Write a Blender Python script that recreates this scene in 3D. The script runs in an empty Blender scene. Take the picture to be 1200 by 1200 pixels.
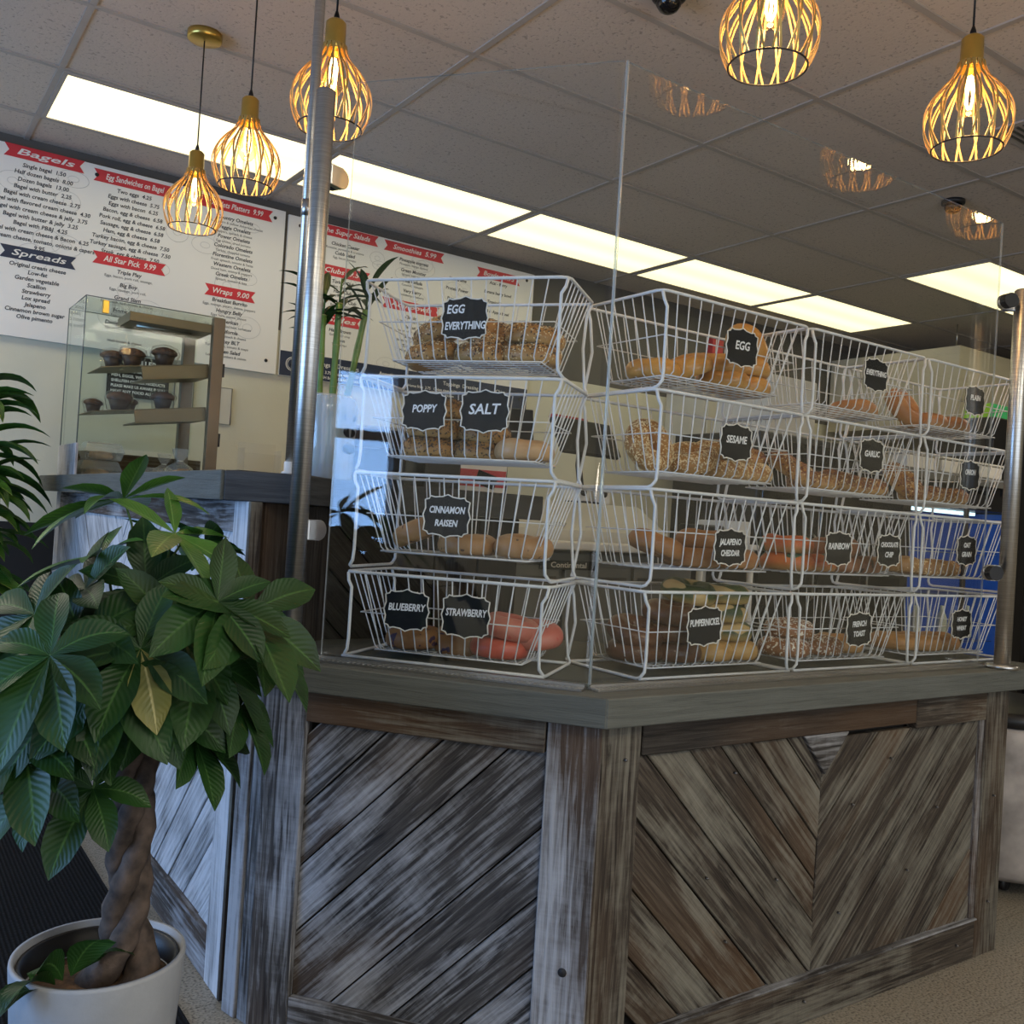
import bpy, bmesh, math, random
from mathutils import Vector, Matrix, Euler
random.seed(7)
PI = math.pi
scene = bpy.context.scene
COL = scene.collection

# ------------------------------------------------------------------ camera
def make_camera():
    yaw, roll, pitch = 0.6049364, 0.0624685, 0.0107129
    fw = Vector((math.sin(yaw)*math.cos(pitch), math.cos(yaw)*math.cos(pitch), math.sin(pitch)))
    rt = Vector((math.cos(yaw), -math.sin(yaw), 0)); up = rt.cross(fw)
    R = rt*math.cos(roll) + up*math.sin(roll); U = -rt*math.sin(roll) + up*math.cos(roll)
    cd = bpy.data.cameras.new('camera'); cam = bpy.data.objects.new('camera', cd); COL.objects.link(cam)
    M = Matrix((R, U, -fw)).transposed().to_4x4(); M.translation = Vector((0, 0, 1.14))
    cam.matrix_world = M
    cd.sensor_fit = 'HORIZONTAL'; cd.sensor_width = 36.0; cd.lens = 1108.9/1200*36.0
    cd.clip_start = 0.05; cd.clip_end = 60
    scene.camera = cam
make_camera()

# ------------------------------------------------------------------ light and exposure
EXPOSURE = 0.0
scene.view_settings.view_transform = 'Standard'
scene.view_settings.look = 'None'
scene.view_settings.exposure = EXPOSURE
scene.view_settings.gamma = 1.0
scene.view_settings.use_curve_mapping = False
world = bpy.data.worlds.new('world'); scene.world = world; world.use_nodes = True
world.node_tree.nodes['Background'].inputs[0].default_value = (0.45, 0.62, 1.0, 1)
world.node_tree.nodes['Background'].inputs[1].default_value = 0.6

def area_light(name, loc, direction, sx, sy, power, color):
    l = bpy.data.lights.new(name, 'AREA'); l.shape = 'RECTANGLE'; l.size = sx; l.size_y = sy
    l.energy = power; l.color = color
    o = bpy.data.objects.new(name, l); COL.objects.link(o); o.location = loc
    o.rotation_euler = Vector(direction).to_track_quat('-Z', 'Y').to_euler()
    return o
for (fx, fy) in ((-1.23, 4.55), (2.4, -1.59), (-0.02, -0.96), (7.2, -0.35)):   # fill lights added out of view to brighten the room
    area_light('ceiling_fill_light', (fx, fy, 2.85), (0, 0, -1), 1.1, 0.5, 34, (1.0, 0.90, 0.74))
area_light('kitchen_fill_light', (6.0, 2.1, 2.85), (0, 0, -1), 1.1, 0.5, 20, (1.0, 0.88, 0.70))  # fill light added to brighten the dark right side of the ceiling
# daylight coming in through the shop windows on the left and behind the photographer
area_light('daylight_left', (-3.13, 2.35, 1.22), (1, 0, 0), 3.0, 1.75, 175, (0.28, 0.52, 1.0))
area_light('daylight_front', (1.2, -2.62, 1.45), (0, 1, 0), 4.4, 2.2, 66, (0.88, 0.93, 1.0))
DIFFUSER = (1.0, 0.88, 0.50); DIFF_STR = 1.8
BULB = (1.0, 0.62, 0.25)

# ------------------------------------------------------------------ material helpers
MATS = {}
def new_mat(name):
    m = bpy.data.materials.new(name); m.use_nodes = True; MATS[name] = m
    nt = m.node_tree; b = nt.nodes['Principled BSDF']; return m, nt, b
def N(nt, t, **kw):
    n = nt.nodes.new(t)
    for k, v in kw.items():
        if k.startswith('i_'):
            key = k[2:]; key = int(key) if key.isdigit() else key.replace('_', ' ')
            n.inputs[key].default_value = v
        else: setattr(n, k, v)
    return n
def ramp(nt, fac, stops):
    r = nt.nodes.new('ShaderNodeValToRGB'); cr = r.color_ramp
    while len(cr.elements) < len(stops): cr.elements.new(0.5)
    for e, (p, c) in zip(cr.elements, stops): e.position = p; e.color = (*c, 1)
    nt.links.new(fac, r.inputs[0]); return r.outputs[0]
def plain(name, col, rough=0.5, metal=0.0, var=0.12, scale=12, bump=0.0, bscale=60, coat=0, spec=0.5, trans=0, emit=None, estr=0, obj='Object'):
    m, nt, b = new_mat(name); L = nt.links
    tc = N(nt, 'ShaderNodeTexCoord')
    no = N(nt, 'ShaderNodeTexNoise', i_Scale=scale, i_Detail=4.0); L.new(tc.outputs[obj], no.inputs['Vector'])
    lo = tuple(c*(1-var) for c in col); hi = tuple(min(1, c*(1+var)) for c in col)
    L.new(ramp(nt, no.outputs[0], [(0.3, lo), (0.7, hi)]), b.inputs['Base Color'])
    b.inputs['Roughness'].default_value = rough; b.inputs['Metallic'].default_value = metal
    b.inputs['Coat Weight'].default_value = coat; b.inputs['Specular IOR Level'].default_value = spec
    b.inputs['Transmission Weight'].default_value = trans
    if bump:
        n2 = N(nt, 'ShaderNodeTexNoise', i_Scale=bscale, i_Detail=5.0); L.new(tc.outputs[obj], n2.inputs['Vector'])
        bp = N(nt, 'ShaderNodeBump', i_Strength=bump, i_Distance=0.003); L.new(n2.outputs[0], bp.inputs['Height']); L.new(bp.outputs[0], b.inputs['Normal'])
    if emit: b.inputs['Emission Color'].default_value = (*emit, 1); b.inputs['Emission Strength'].default_value = estr
    return m

def wood_mat(name, dark, mid, pale, wash, wlo=0.47, whi=0.66, brown=(0.13, 0.068, 0.030), bamt=0.35):
    m, nt, b = new_mat(name); L = nt.links
    uv = N(nt, 'ShaderNodeUVMap')
    def noise(sx, sy, det, rough=0.6, dist=0.0):
        mp = N(nt, 'ShaderNodeMapping'); mp.inputs['Scale'].default_value = (sx, sy, 1)
        L.new(uv.outputs[0], mp.inputs[0])
        n = N(nt, 'ShaderNodeTexNoise', i_Scale=1.0, i_Detail=det, i_Roughness=rough, i_Distortion=dist)
        L.new(mp.outputs[0], n.inputs['Vector']); return n.outputs[0]
    grain = noise(5, 110, 6, 0.65, 0.8); patch = noise(2.2, 7, 4, 0.6, 0.4); wide = noise(0.9, 2.0, 2); fine = noise(30, 420, 3)
    cross = noise(75, 9, 3, 0.7, 0.6)
    def math_(op, a, b_, c=None):
        n = N(nt, 'ShaderNodeMath', operation=op)
        for i, v in enumerate((a, b_, c)):
            if v is None: continue
            if isinstance(v, (int, float)): n.inputs[i].default_value = v
            else: L.new(v, n.inputs[i])
        return n.outputs[0]
    base = ramp(nt, grain, [(0.32, dark), (0.47, mid), (0.72, pale)])
    bm_ = ramp(nt, wide, [(0.50, (0, 0, 0)), (0.66, (1, 1, 1))])
    mix = N(nt, 'ShaderNodeMix', data_type='RGBA', blend_type='MIX'); L.new(math_('MULTIPLY', bm_, bamt), mix.inputs[0])
    L.new(base, mix.inputs[6]); mix.inputs[7].default_value = (*brown, 1)
    w = math_('ADD', math_('MULTIPLY', patch, 0.62), math_('MULTIPLY', grain, 0.33))
    w = math_('ADD', w, math_('MULTIPLY', cross, 0.07))
    mpw = N(nt, 'ShaderNodeMapping'); mpw.inputs['Scale'].default_value = (0.9, 7.0, 1); L.new(uv.outputs[0], mpw.inputs[0])
    wv = N(nt, 'ShaderNodeTexWave', i_Scale=2.2, i_Distortion=7.0, i_Detail=3.0, bands_direction='Y'); wv.inputs['Detail Scale'].default_value = 1.3
    L.new(mpw.outputs[0], wv.inputs['Vector'])
    w = math_('ADD', w, math_('MULTIPLY', wv.outputs[1], 0.045))
    wf = ramp(nt, w, [(wlo, (0, 0, 0)), (whi, (1, 1, 1))])
    mix2 = N(nt, 'ShaderNodeMix', data_type='RGBA', blend_type='MIX'); L.new(wf, mix2.inputs[0])
    L.new(mix.outputs[2], mix2.inputs[6]); mix2.inputs[7].default_value = (*wash, 1)
    L.new(mix2.outputs[2], b.inputs['Base Color'])
    b.inputs['Roughness'].default_value = 0.72; b.inputs['Specular IOR Level'].default_value = 0.3
    h = math_('ADD', math_('MULTIPLY', grain, 0.7), math_('MULTIPLY', fine, 0.3))
    bp = N(nt, 'ShaderNodeBump', i_Strength=0.75, i_Distance=0.004); L.new(h, bp.inputs['Height']); L.new(bp.outputs[0], b.inputs['Normal'])
    return m

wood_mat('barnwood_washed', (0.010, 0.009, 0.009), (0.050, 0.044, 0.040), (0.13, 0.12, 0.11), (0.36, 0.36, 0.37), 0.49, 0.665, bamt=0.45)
wood_mat('barnwood_white', (0.03, 0.03, 0.032), (0.13, 0.13, 0.13), (0.36, 0.36, 0.36), (0.58, 0.58, 0.59), 0.38, 0.60, bamt=0.15)
wood_mat('barnwood_brown', (0.012, 0.009, 0.007), (0.046, 0.035, 0.026), (0.11, 0.088, 0.066), (0.215, 0.20, 0.16), 0.505, 0.69, bamt=0.5)
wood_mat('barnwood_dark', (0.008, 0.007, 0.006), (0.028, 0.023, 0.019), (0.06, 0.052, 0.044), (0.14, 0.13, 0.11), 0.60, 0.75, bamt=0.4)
wood_mat('gray_paint', (0.082, 0.085, 0.074), (0.100, 0.103, 0.090), (0.118, 0.122, 0.106), (0.13, 0.134, 0.118), 0.5, 0.7, bamt=0.0)
wood_mat('charcoal_paint', (0.03, 0.03, 0.03), (0.045, 0.045, 0.045), (0.06, 0.06, 0.06), (0.07, 0.07, 0.07), 0.5, 0.7, bamt=0.0)
wood_mat('raw_wood', (0.25, 0.18, 0.11), (0.38, 0.30, 0.2), (0.5, 0.42, 0.3), (0.55, 0.5, 0.4), 0.5, 0.7)
plain('white_wire', (0.72, 0.73, 0.74), 0.32, var=0.06, scale=30)
plain('brass', (0.62, 0.42, 0.10), 0.30, metal=0.9, var=0.08)
plain('gold_bar', (0.70, 0.44, 0.17), 0.45, metal=0.5, var=0.08)
plain('gold_dark', (0.42, 0.28, 0.08), 0.45, metal=0.5, var=0.1)
plain('black_plastic', (0.012, 0.012, 0.013), 0.42, var=0.2)
plain('black_gloss', (0.008, 0.008, 0.009), 0.12, var=0.2)
plain('black_board', (0.008, 0.009, 0.011), 0.6, var=0.3, scale=20, spec=0.2)
plain('sign_white', (0.80, 0.76, 0.68), 0.6, var=0.05)
plain('chalk_white', (0.85, 0.85, 0.85), 0.8, var=0.08, scale=90)
plain('cream_paint', (0.66, 0.63, 0.50), 0.75, var=0.04, scale=3, bump=0.25, bscale=70)
plain('dark_gray_paint', (0.105, 0.098, 0.088), 0.8, var=0.06, scale=3, bump=0.2)
plain('black_paint', (0.010, 0.010, 0.011), 0.7, var=0.1)
plain('tbar', (0.40, 0.355, 0.31), 0.6, var=0.05)
plain('menu_white', (0.84, 0.82, 0.78), 0.45, var=0.03, scale=2)
plain('menu_red', (0.62, 0.03, 0.045), 0.5, var=0.05)
plain('menu_navy', (0.018, 0.03, 0.07), 0.5, var=0.1)
plain('menu_ink', (0.03, 0.035, 0.05), 0.6, var=0.1)
plain('menu_doodle', (0.60, 0.59, 0.575), 0.6, var=0.03)
plain('pot_white', (0.36, 0.37, 0.385), 0.55, var=0.06, scale=25, bump=0.15, bscale=120)
plain('soil', (0.10, 0.055, 0.028), 0.95, var=0.5, scale=60, bump=1.0, bscale=90)
plain('bark', (0.078, 0.055, 0.042), 0.85, var=0.65, scale=30, bump=1.0, bscale=60)
plain('green_stem', (0.06, 0.12, 0.03), 0.5, var=0.3)
plain('steel_plain', (0.55, 0.54, 0.52), 0.3, metal=1.0, var=0.06)
plain('hood_steel', (0.52, 0.48, 0.39), 0.5, metal=0.25, var=0.10, scale=3)
plain('steel_dark', (0.16, 0.15, 0.14), 0.35, metal=0.8, var=0.1)
plain('appliance_gray', (0.20, 0.20, 0.19), 0.4, metal=0.3, var=0.08, scale=3)
plain('appliance_cream', (0.62, 0.59, 0.50), 0.5, var=0.06, scale=4)
plain('blue_glow', (0.02, 0.07, 0.32), 0.4, var=0.35, scale=4, emit=(0.03, 0.14, 0.65), estr=0.14)  # emission puts the cooler's blue light into liner and bottle colour
plain('red_paint', (0.5, 0.03, 0.04), 0.5)
plain('green_card', (0.05, 0.45, 0.16), 0.6, var=0.1)
plain('lime_card', (0.35, 0.70, 0.04), 0.6, var=0.1)
plain('white_plastic', (0.75, 0.73, 0.68), 0.4, var=0.05)
plain('bamboo', (0.13, 0.24, 0.05), 0.35, var=0.35, scale=16)
plain('bamboo_node', (0.30, 0.30, 0.12), 0.6, var=0.2)
plain('muffin_cup', (0.045, 0.022, 0.014), 0.6, var=0.3, scale=50)
plain('muffin_top', (0.10, 0.045, 0.025), 0.75, var=0.6, scale=70, bump=1.0, bscale=150)
plain('pastry', (0.62, 0.40, 0.20), 0.6, var=0.35, scale=30, bump=0.5)
plain('cookie', (0.42, 0.20, 0.07), 0.7, var=0.5, scale=60, bump=0.8)
plain('pink', (0.75, 0.25, 0.35), 0.5)
plain('kiosk_print', (0.30, 0.27, 0.25), 0.5, var=0.6, scale=7)
plain('wainscot', (0.012, 0.012, 0.013), 0.6, var=0.1)
plain('window_frame', (0.05, 0.05, 0.055), 0.4, metal=0.6)
plain('pebble', (0.05, 0.055, 0.05), 0.5, var=0.2)

def mat_ceiling():
    m, nt, b = new_mat('ceiling_tile'); L = nt.links
    tc = N(nt, 'ShaderNodeTexCoord')
    a = N(nt, 'ShaderNodeTexNoise', i_Scale=75.0, i_Detail=3.0, i_Distortion=0.6); L.new(tc.outputs['Object'], a.inputs['Vector'])
    c = N(nt, 'ShaderNodeTexNoise', i_Scale=1.1, i_Detail=2.0); L.new(tc.outputs['Object'], c.inputs['Vector'])
    pits = ramp(nt, a.outputs[0], [(0.33, (0.37, 0.32, 0.27)), (0.41, (0.59, 0.51, 0.43))])
    tone = ramp(nt, c.outputs[0], [(0.3, (0.93, 0.93, 0.93)), (0.7, (1, 1, 1))])
    mx = N(nt, 'ShaderNodeMix', data_type='RGBA', blend_type='MULTIPLY'); mx.inputs[0].default_value = 1
    L.new(pits, mx.inputs[6]); L.new(tone, mx.inputs[7]); L.new(mx.outputs[2], b.inputs['Base Color'])
    bp = N(nt, 'ShaderNodeBump', i_Strength=0.5, i_Distance=0.003); L.new(a.outputs[0], bp.inputs['Height']); L.new(bp.outputs[0], b.inputs['Normal'])
    b.inputs['Roughness'].default_value = 0.9
mat_ceiling()

def mat_floor():
    m, nt, b = new_mat('floor_vinyl'); L = nt.links
    tc = N(nt, 'ShaderNodeTexCoord')
    a = N(nt, 'ShaderNodeTexNoise', i_Scale=160.0, i_Detail=4.0); L.new(tc.outputs['Object'], a.inputs['Vector'])
    br = N(nt, 'ShaderNodeTexBrick', i_Scale=1.0); L.new(tc.outputs['Object'], br.inputs['Vector'])
    br.offset = 0; br.inputs['Brick Width'].default_value = 0.305; br.inputs['Row Height'].default_value = 0.305
    br.inputs['Mortar Size'].default_value = 0.0016; br.inputs['Color1'].default_value = (1, 1, 1, 1); br.inputs['Color2'].default_value = (0.94, 0.94, 0.94, 1); br.inputs['Mortar'].default_value = (0.62, 0.6, 0.58, 1)
    sp = ramp(nt, a.outputs[0], [(0.36, (0.09, 0.075, 0.055)), (0.46, (0.25, 0.22, 0.17)), (0.62, (0.33, 0.295, 0.235))])
    mx = N(nt, 'ShaderNodeMix', data_type='RGBA', blend_type='MULTIPLY'); mx.inputs[0].default_value = 1
    L.new(sp, mx.inputs[6]); L.new(br.outputs[0], mx.inputs[7]); L.new(mx.outputs[2], b.inputs['Base Color'])
    b.inputs['Roughness'].default_value = 0.45
mat_floor()

def mat_mat():
    m, nt, b = new_mat('ribbed_mat'); L = nt.links
    tc = N(nt, 'ShaderNodeTexCoord')
    w = N(nt, 'ShaderNodeTexWave', i_Scale=28.0, i_Distortion=0.6, bands_direction='X'); L.new(tc.outputs['Object'], w.inputs['Vector'])
    n = N(nt, 'ShaderNodeTexNoise', i_Scale=120.0, i_Detail=3.0); L.new(tc.outputs['Object'], n.inputs['Vector'])
    mx = N(nt, 'ShaderNodeMath', operation='MULTIPLY'); L.new(w.outputs[1], mx.inputs[0]); L.new(n.outputs[0], mx.inputs[1])
    L.new(ramp(nt, mx.outputs[0], [(0.1, (0.004, 0.004, 0.0045)), (0.7, (0.016, 0.016, 0.017))]), b.inputs['Base Color'])
    bp = N(nt, 'ShaderNodeBump', i_Strength=0.8, i_Distance=0.006); L.new(mx.outputs[0], bp.inputs['Height']); L.new(bp.outputs[0], b.inputs['Normal'])
    b.inputs['Roughness'].default_value = 0.9; b.inputs['Specular IOR Level'].default_value = 0.15
mat_mat()

def mat_clear(name, tint=(1, 1, 1), gl=1.0, rough=0.02, ior=1.49, haze=0.0):
    m, nt, b = new_mat(name); L = nt.links; nt.nodes.remove(b)
    out = nt.nodes['Material Output']
    t = N(nt, 'ShaderNodeBsdfTransparent'); t.inputs[0].default_value = (*tint, 1)
    g = N(nt, 'ShaderNodeBsdfGlossy'); g.inputs['Roughness'].default_value = rough; g.inputs['Color'].default_value = (gl, gl, gl, 1)
    # same reflectance on both faces of the sheet (light passes straight through thin sheets)
    gm = N(nt, 'ShaderNodeNewGeometry'); iv = N(nt, 'ShaderNodeMath', operation='MULTIPLY_ADD'); iv.inputs[1].default_value = 1.0/ior-ior; iv.inputs[2].default_value = ior
    L.new(gm.outputs['Backfacing'], iv.inputs[0]); f = N(nt, 'ShaderNodeFresnel'); L.new(iv.outputs[0], f.inputs['IOR'])
    mx = N(nt, 'ShaderNodeMixShader'); L.new(f.outputs[0], mx.inputs[0]); L.new(t.outputs[0], mx.inputs[1]); L.new(g.outputs[0], mx.inputs[2])
    last = mx.outputs[0]
    if haze:
        d = N(nt, 'ShaderNodeBsdfDiffuse'); d.inputs[0].default_value = (0.8, 0.85, 0.9, 1)
        m2 = N(nt, 'ShaderNodeMixShader'); m2.inputs[0].default_value = haze
        L.new(last, m2.inputs[1]); L.new(d.outputs[0], m2.inputs[2]); last = m2.outputs[0]
    L.new(last, out.inputs['Surface'])
mat_clear('acrylic', (0.97, 0.98, 0.975))
mat_clear('acrylic_edge', (0.72, 0.78, 0.75), haze=0.25)
mat_clear('case_glass', (0.95, 0.98, 0.955), ior=1.14)
mat_clear('clear_box', (0.97, 0.97, 0.97), rough=0.2, ior=1.4, haze=0.16)
mat_clear('wrap', (0.98, 0.98, 0.98), rough=0.15, ior=1.2, haze=0.012)
plain('case_steel', (0.19, 0.155, 0.11), 0.42, metal=0.7, var=0.1, scale=4)
mat_clear('vase_glass', (0.90, 0.94, 0.97), rough=0.08, ior=1.6, haze=0.30)
mat_clear('bulb_glass', (1.0, 0.9, 0.75), rough=0.05)
mat_clear('glass_edge_green', (0.10, 0.22, 0.15), haze=0.15)

def mat_emit(name, col, s):
    m, nt, b = new_mat(name)
    b.inputs['Base Color'].default_value = (*[min(1, c*0.8) for c in col], 1)
    b.inputs['Emission Color'].default_value = (*col, 1); b.inputs['Emission Strength'].default_value = s
mat_emit('filament', (1.0, 0.68, 0.32), 14)
mat_emit('fridge_light', (0.65, 0.85, 1.0), 2.5)

def mat_diffuser():
    # two fluorescent tubes behind the prismatic sheet show as brighter bands
    m, nt, b = new_mat('diffuser'); L = nt.links
    tc = N(nt, 'ShaderNodeTexCoord')
    sx = N(nt, 'ShaderNodeSeparateXYZ'); L.new(tc.outputs['Object'], sx.inputs[0])
    a = N(nt, 'ShaderNodeMath', operation='MULTIPLY'); a.inputs[1].default_value = 2*PI/0.27; L.new(sx.outputs[1], a.inputs[0])
    c = N(nt, 'ShaderNodeMath', operation='COSINE'); L.new(a.outputs[0], c.inputs[0])
    e = N(nt, 'ShaderNodeMath', operation='MULTIPLY_ADD'); e.inputs[1].default_value = -0.22; e.inputs[2].default_value = DIFF_STR; L.new(c.outputs[0], e.inputs[0])
    b.inputs['Emission Color'].default_value = (*DIFFUSER, 1); L.new(e.outputs[0], b.inputs['Emission Strength'])
    b.inputs['Base Color'].default_value = (0.8, 0.78, 0.7, 1)
mat_diffuser()

def mat_steel():
    m, nt, b = new_mat('brushed_steel'); L = nt.links
    tc = N(nt, 'ShaderNodeTexCoord'); mp = N(nt, 'ShaderNodeMapping'); mp.inputs['Scale'].default_value = (8, 8, 400); L.new(tc.outputs['Object'], mp.inputs[0])
    n = N(nt, 'ShaderNodeTexNoise', i_Scale=1.0, i_Detail=3.0); L.new(mp.outputs[0], n.inputs['Vector'])
    L.new(ramp(nt, n.outputs[0], [(0.3, (0.42, 0.41, 0.39)), (0.7, (0.62, 0.61, 0.58))]), b.inputs['Base Color'])
    b.inputs['Metallic'].default_value = 1; b.inputs['Roughness'].default_value = 0.33
    bp = N(nt, 'ShaderNodeBump', i_Strength=0.15, i_Distance=0.001); L.new(n.outputs[0], bp.inputs['Height']); L.new(bp.outputs[0], b.inputs['Normal'])
mat_steel()

def mat_leaf(name, c1, c2, vein, rough=0.38):
    m, nt, b = new_mat(name); L = nt.links
    uv = N(nt, 'ShaderNodeUVMap'); sx = N(nt, 'ShaderNodeSeparateXYZ'); L.new(uv.outputs[0], sx.inputs[0])
    # u runs across the blade (-1..1, 0 at midrib), v along it
    ab = N(nt, 'ShaderNodeMath', operation='ABSOLUTE'); L.new(sx.outputs[0], ab.inputs[0])
    s1 = N(nt, 'ShaderNodeMath', operation='MULTIPLY_ADD'); s1.inputs[1].default_value = -0.22; L.new(ab.outputs[0], s1.inputs[0]); L.new(sx.outputs[1], s1.inputs[2])
    s2 = N(nt, 'ShaderNodeMath', operation='MULTIPLY'); s2.inputs[1].default_value = 85.0; L.new(s1.outputs[0], s2.inputs[0])
    s3 = N(nt, 'ShaderNodeMath', operation='SINE'); L.new(s2.outputs[0], s3.inputs[0])
    tc = N(nt, 'ShaderNodeTexCoord'); n = N(nt, 'ShaderNodeTexNoise', i_Scale=9.0, i_Detail=3.0); L.new(tc.outputs['Object'], n.inputs['Vector'])
    col = ramp(nt, n.outputs[0], [(0.35, c1), (0.65, c2)])
    mid = ramp(nt, ab.outputs[0], [(0.03, (1, 1, 1)), (0.09, (0, 0, 0))])
    mx = N(nt, 'ShaderNodeMix', data_type='RGBA'); L.new(mid, mx.inputs[0]); L.new(col, mx.inputs[6]); mx.inputs[7].default_value = (*vein, 1)
    L.new(mx.outputs[2], b.inputs['Base Color'])
    b.inputs['Roughness'].default_value = rough; b.inputs['Specular IOR Level'].default_value = 0.32
    bp = N(nt, 'ShaderNodeBump', i_Strength=0.22, i_Distance=0.001); L.new(s3.outputs[0], bp.inputs['Height']); L.new(bp.outputs[0], b.inputs['Normal'])
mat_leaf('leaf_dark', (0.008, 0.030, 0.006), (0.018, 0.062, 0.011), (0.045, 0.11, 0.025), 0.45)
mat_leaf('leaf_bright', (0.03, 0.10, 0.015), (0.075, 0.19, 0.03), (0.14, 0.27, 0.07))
mat_leaf('leaf_yellow', (0.10, 0.12, 0.03), (0.24, 0.21, 0.06), (0.4, 0.36, 0.15))
mat_leaf('leaf_striped', (0.02, 0.075, 0.012), (0.06, 0.16, 0.022), (0.30, 0.42, 0.07))

def mat_bagel(name, c1, c2, bottom, speck=None, spk=0.62, sscale=120, gloss=0.35):
    m, nt, b = new_mat(name); L = nt.links
    tc = N(nt, 'ShaderNodeTexCoord'); geo = N(nt, 'ShaderNodeSeparateXYZ'); L.new(tc.outputs['Object'], geo.inputs[0])
    n = N(nt, 'ShaderNodeTexNoise', i_Scale=18.0, i_Detail=5.0); L.new(tc.outputs['Object'], n.inputs['Vector'])
    col = ramp(nt, n.outputs[0], [(0.33, c1), (0.66, c2)])
    mr = N(nt, 'ShaderNodeMapRange'); mr.inputs[1].default_value = -0.012; mr.inputs[2].default_value = 0.004; L.new(geo.outputs[2], mr.inputs[0])
    mx = N(nt, 'ShaderNodeMix', data_type='RGBA'); L.new(mr.outputs[0], mx.inputs[0]); mx.inputs[6].default_value = (*bottom, 1); L.new(col, mx.inputs[7])
    last = mx.outputs[2]
    if speck:
        v = N(nt, 'ShaderNodeTexNoise', i_Scale=float(sscale), i_Detail=1.0); L.new(tc.outputs['Object'], v.inputs['Vector'])
        mk = ramp(nt, v.outputs[0], [(spk, (0, 0, 0)), (spk+0.02, (1, 1, 1))])
        m3 = N(nt, 'ShaderNodeMix', data_type='RGBA'); L.new(mk, m3.inputs[0]); L.new(last, m3.inputs[6]); m3.inputs[7].default_value = (*speck, 1); last = m3.outputs[2]
    L.new(last, b.inputs['Base Color']); b.inputs['Roughness'].default_value = gloss+0.12
    n2 = N(nt, 'ShaderNodeTexNoise', i_Scale=45.0, i_Detail=4.0); L.new(tc.outputs['Object'], n2.inputs['Vector'])
    bp = N(nt, 'ShaderNodeBump', i_Strength=0.35, i_Distance=0.004); L.new(n2.outputs[0], bp.inputs['Height']); L.new(bp.outputs[0], b.inputs['Normal'])
mat_bagel('bagel_golden', (0.302, 0.118, 0.022), (0.432, 0.205, 0.050), (0.475, 0.279, 0.100))
mat_bagel('bagel_egg', (0.446, 0.174, 0.025), (0.576, 0.279, 0.055), (0.576, 0.310, 0.080), gloss=0.2)
mat_bagel('bagel_brown', (0.245, 0.081, 0.020), (0.360, 0.149, 0.040), (0.360, 0.174, 0.060))
mat_bagel('bagel_plain', (0.346, 0.124, 0.035), (0.446, 0.198, 0.065), (0.446, 0.248, 0.100))
mat_bagel('bagel_salt', (0.446, 0.223, 0.085), (0.576, 0.360, 0.180), (0.533, 0.322, 0.150))
mat_bagel('bagel_raisin', (0.317, 0.143, 0.050), (0.432, 0.236, 0.100), (0.418, 0.236, 0.100), (0.10, 0.05, 0.03), 0.68, 60)
mat_bagel('bagel_blueberry', (0.238, 0.105, 0.035), (0.346, 0.174, 0.065), (0.288, 0.149, 0.070), (0.06, 0.03, 0.07), 0.64, 50)
mat_bagel('bagel_strawberry', (0.432, 0.031, 0.018), (0.562, 0.099, 0.055), (0.504, 0.081, 0.045), (0.35, 0.02, 0.02), 0.68, 70, gloss=0.2)
mat_bagel('bagel_strawberry_pale', (0.475, 0.099, 0.070), (0.562, 0.198, 0.140), (0.504, 0.136, 0.090), (0.5, 0.06, 0.05), 0.68, 70)
mat_bagel('bagel_pumpernickel', (0.065, 0.022, 0.009), (0.14, 0.055, 0.022), (0.11, 0.045, 0.02), gloss=0.2)
mat_bagel('bagel_spinach', (0.010, 0.032, 0.007), (0.045, 0.075, 0.015), (0.36, 0.25, 0.08), (0.52, 0.36, 0.15), 0.56, 14)
mat_bagel('bagel_corn', (0.396, 0.205, 0.050), (0.504, 0.310, 0.100), (0.468, 0.260, 0.080))
mat_bagel('bagel_rainbow', (0.504, 0.074, 0.010), (0.590, 0.161, 0.025), (0.396, 0.186, 0.050), (0.03, 0.10, 0.06), 0.62, 14)
mat_bagel('bagel_chocolate', (0.180, 0.056, 0.020), (0.259, 0.099, 0.035), (0.252, 0.105, 0.040), (0.05, 0.02, 0.01), 0.64, 55)
mat_bagel('bagel_oat', (0.302, 0.136, 0.040), (0.403, 0.211, 0.070), (0.360, 0.186, 0.065), (0.75, 0.58, 0.33), 0.62, 110)
mat_bagel('bagel_wheat', (0.346, 0.143, 0.035), (0.461, 0.223, 0.060), (0.418, 0.223, 0.075))
mat_bagel('bagel_toast', (0.216, 0.074, 0.025), (0.317, 0.130, 0.045), (0.288, 0.124, 0.045), (0.85, 0.78, 0.65), 0.62, 90)
plain('seed_sesame', (0.78, 0.60, 0.34), 0.6, var=0.25, scale=60)
plain('seed_dark', (0.07, 0.04, 0.03), 0.6, var=0.4, scale=60)
plain('seed_red', (0.20, 0.055, 0.03), 0.6, var=0.5, scale=60)
plain('dusting', (0.85, 0.80, 0.72), 0.8, var=0.1, scale=60)

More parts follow.
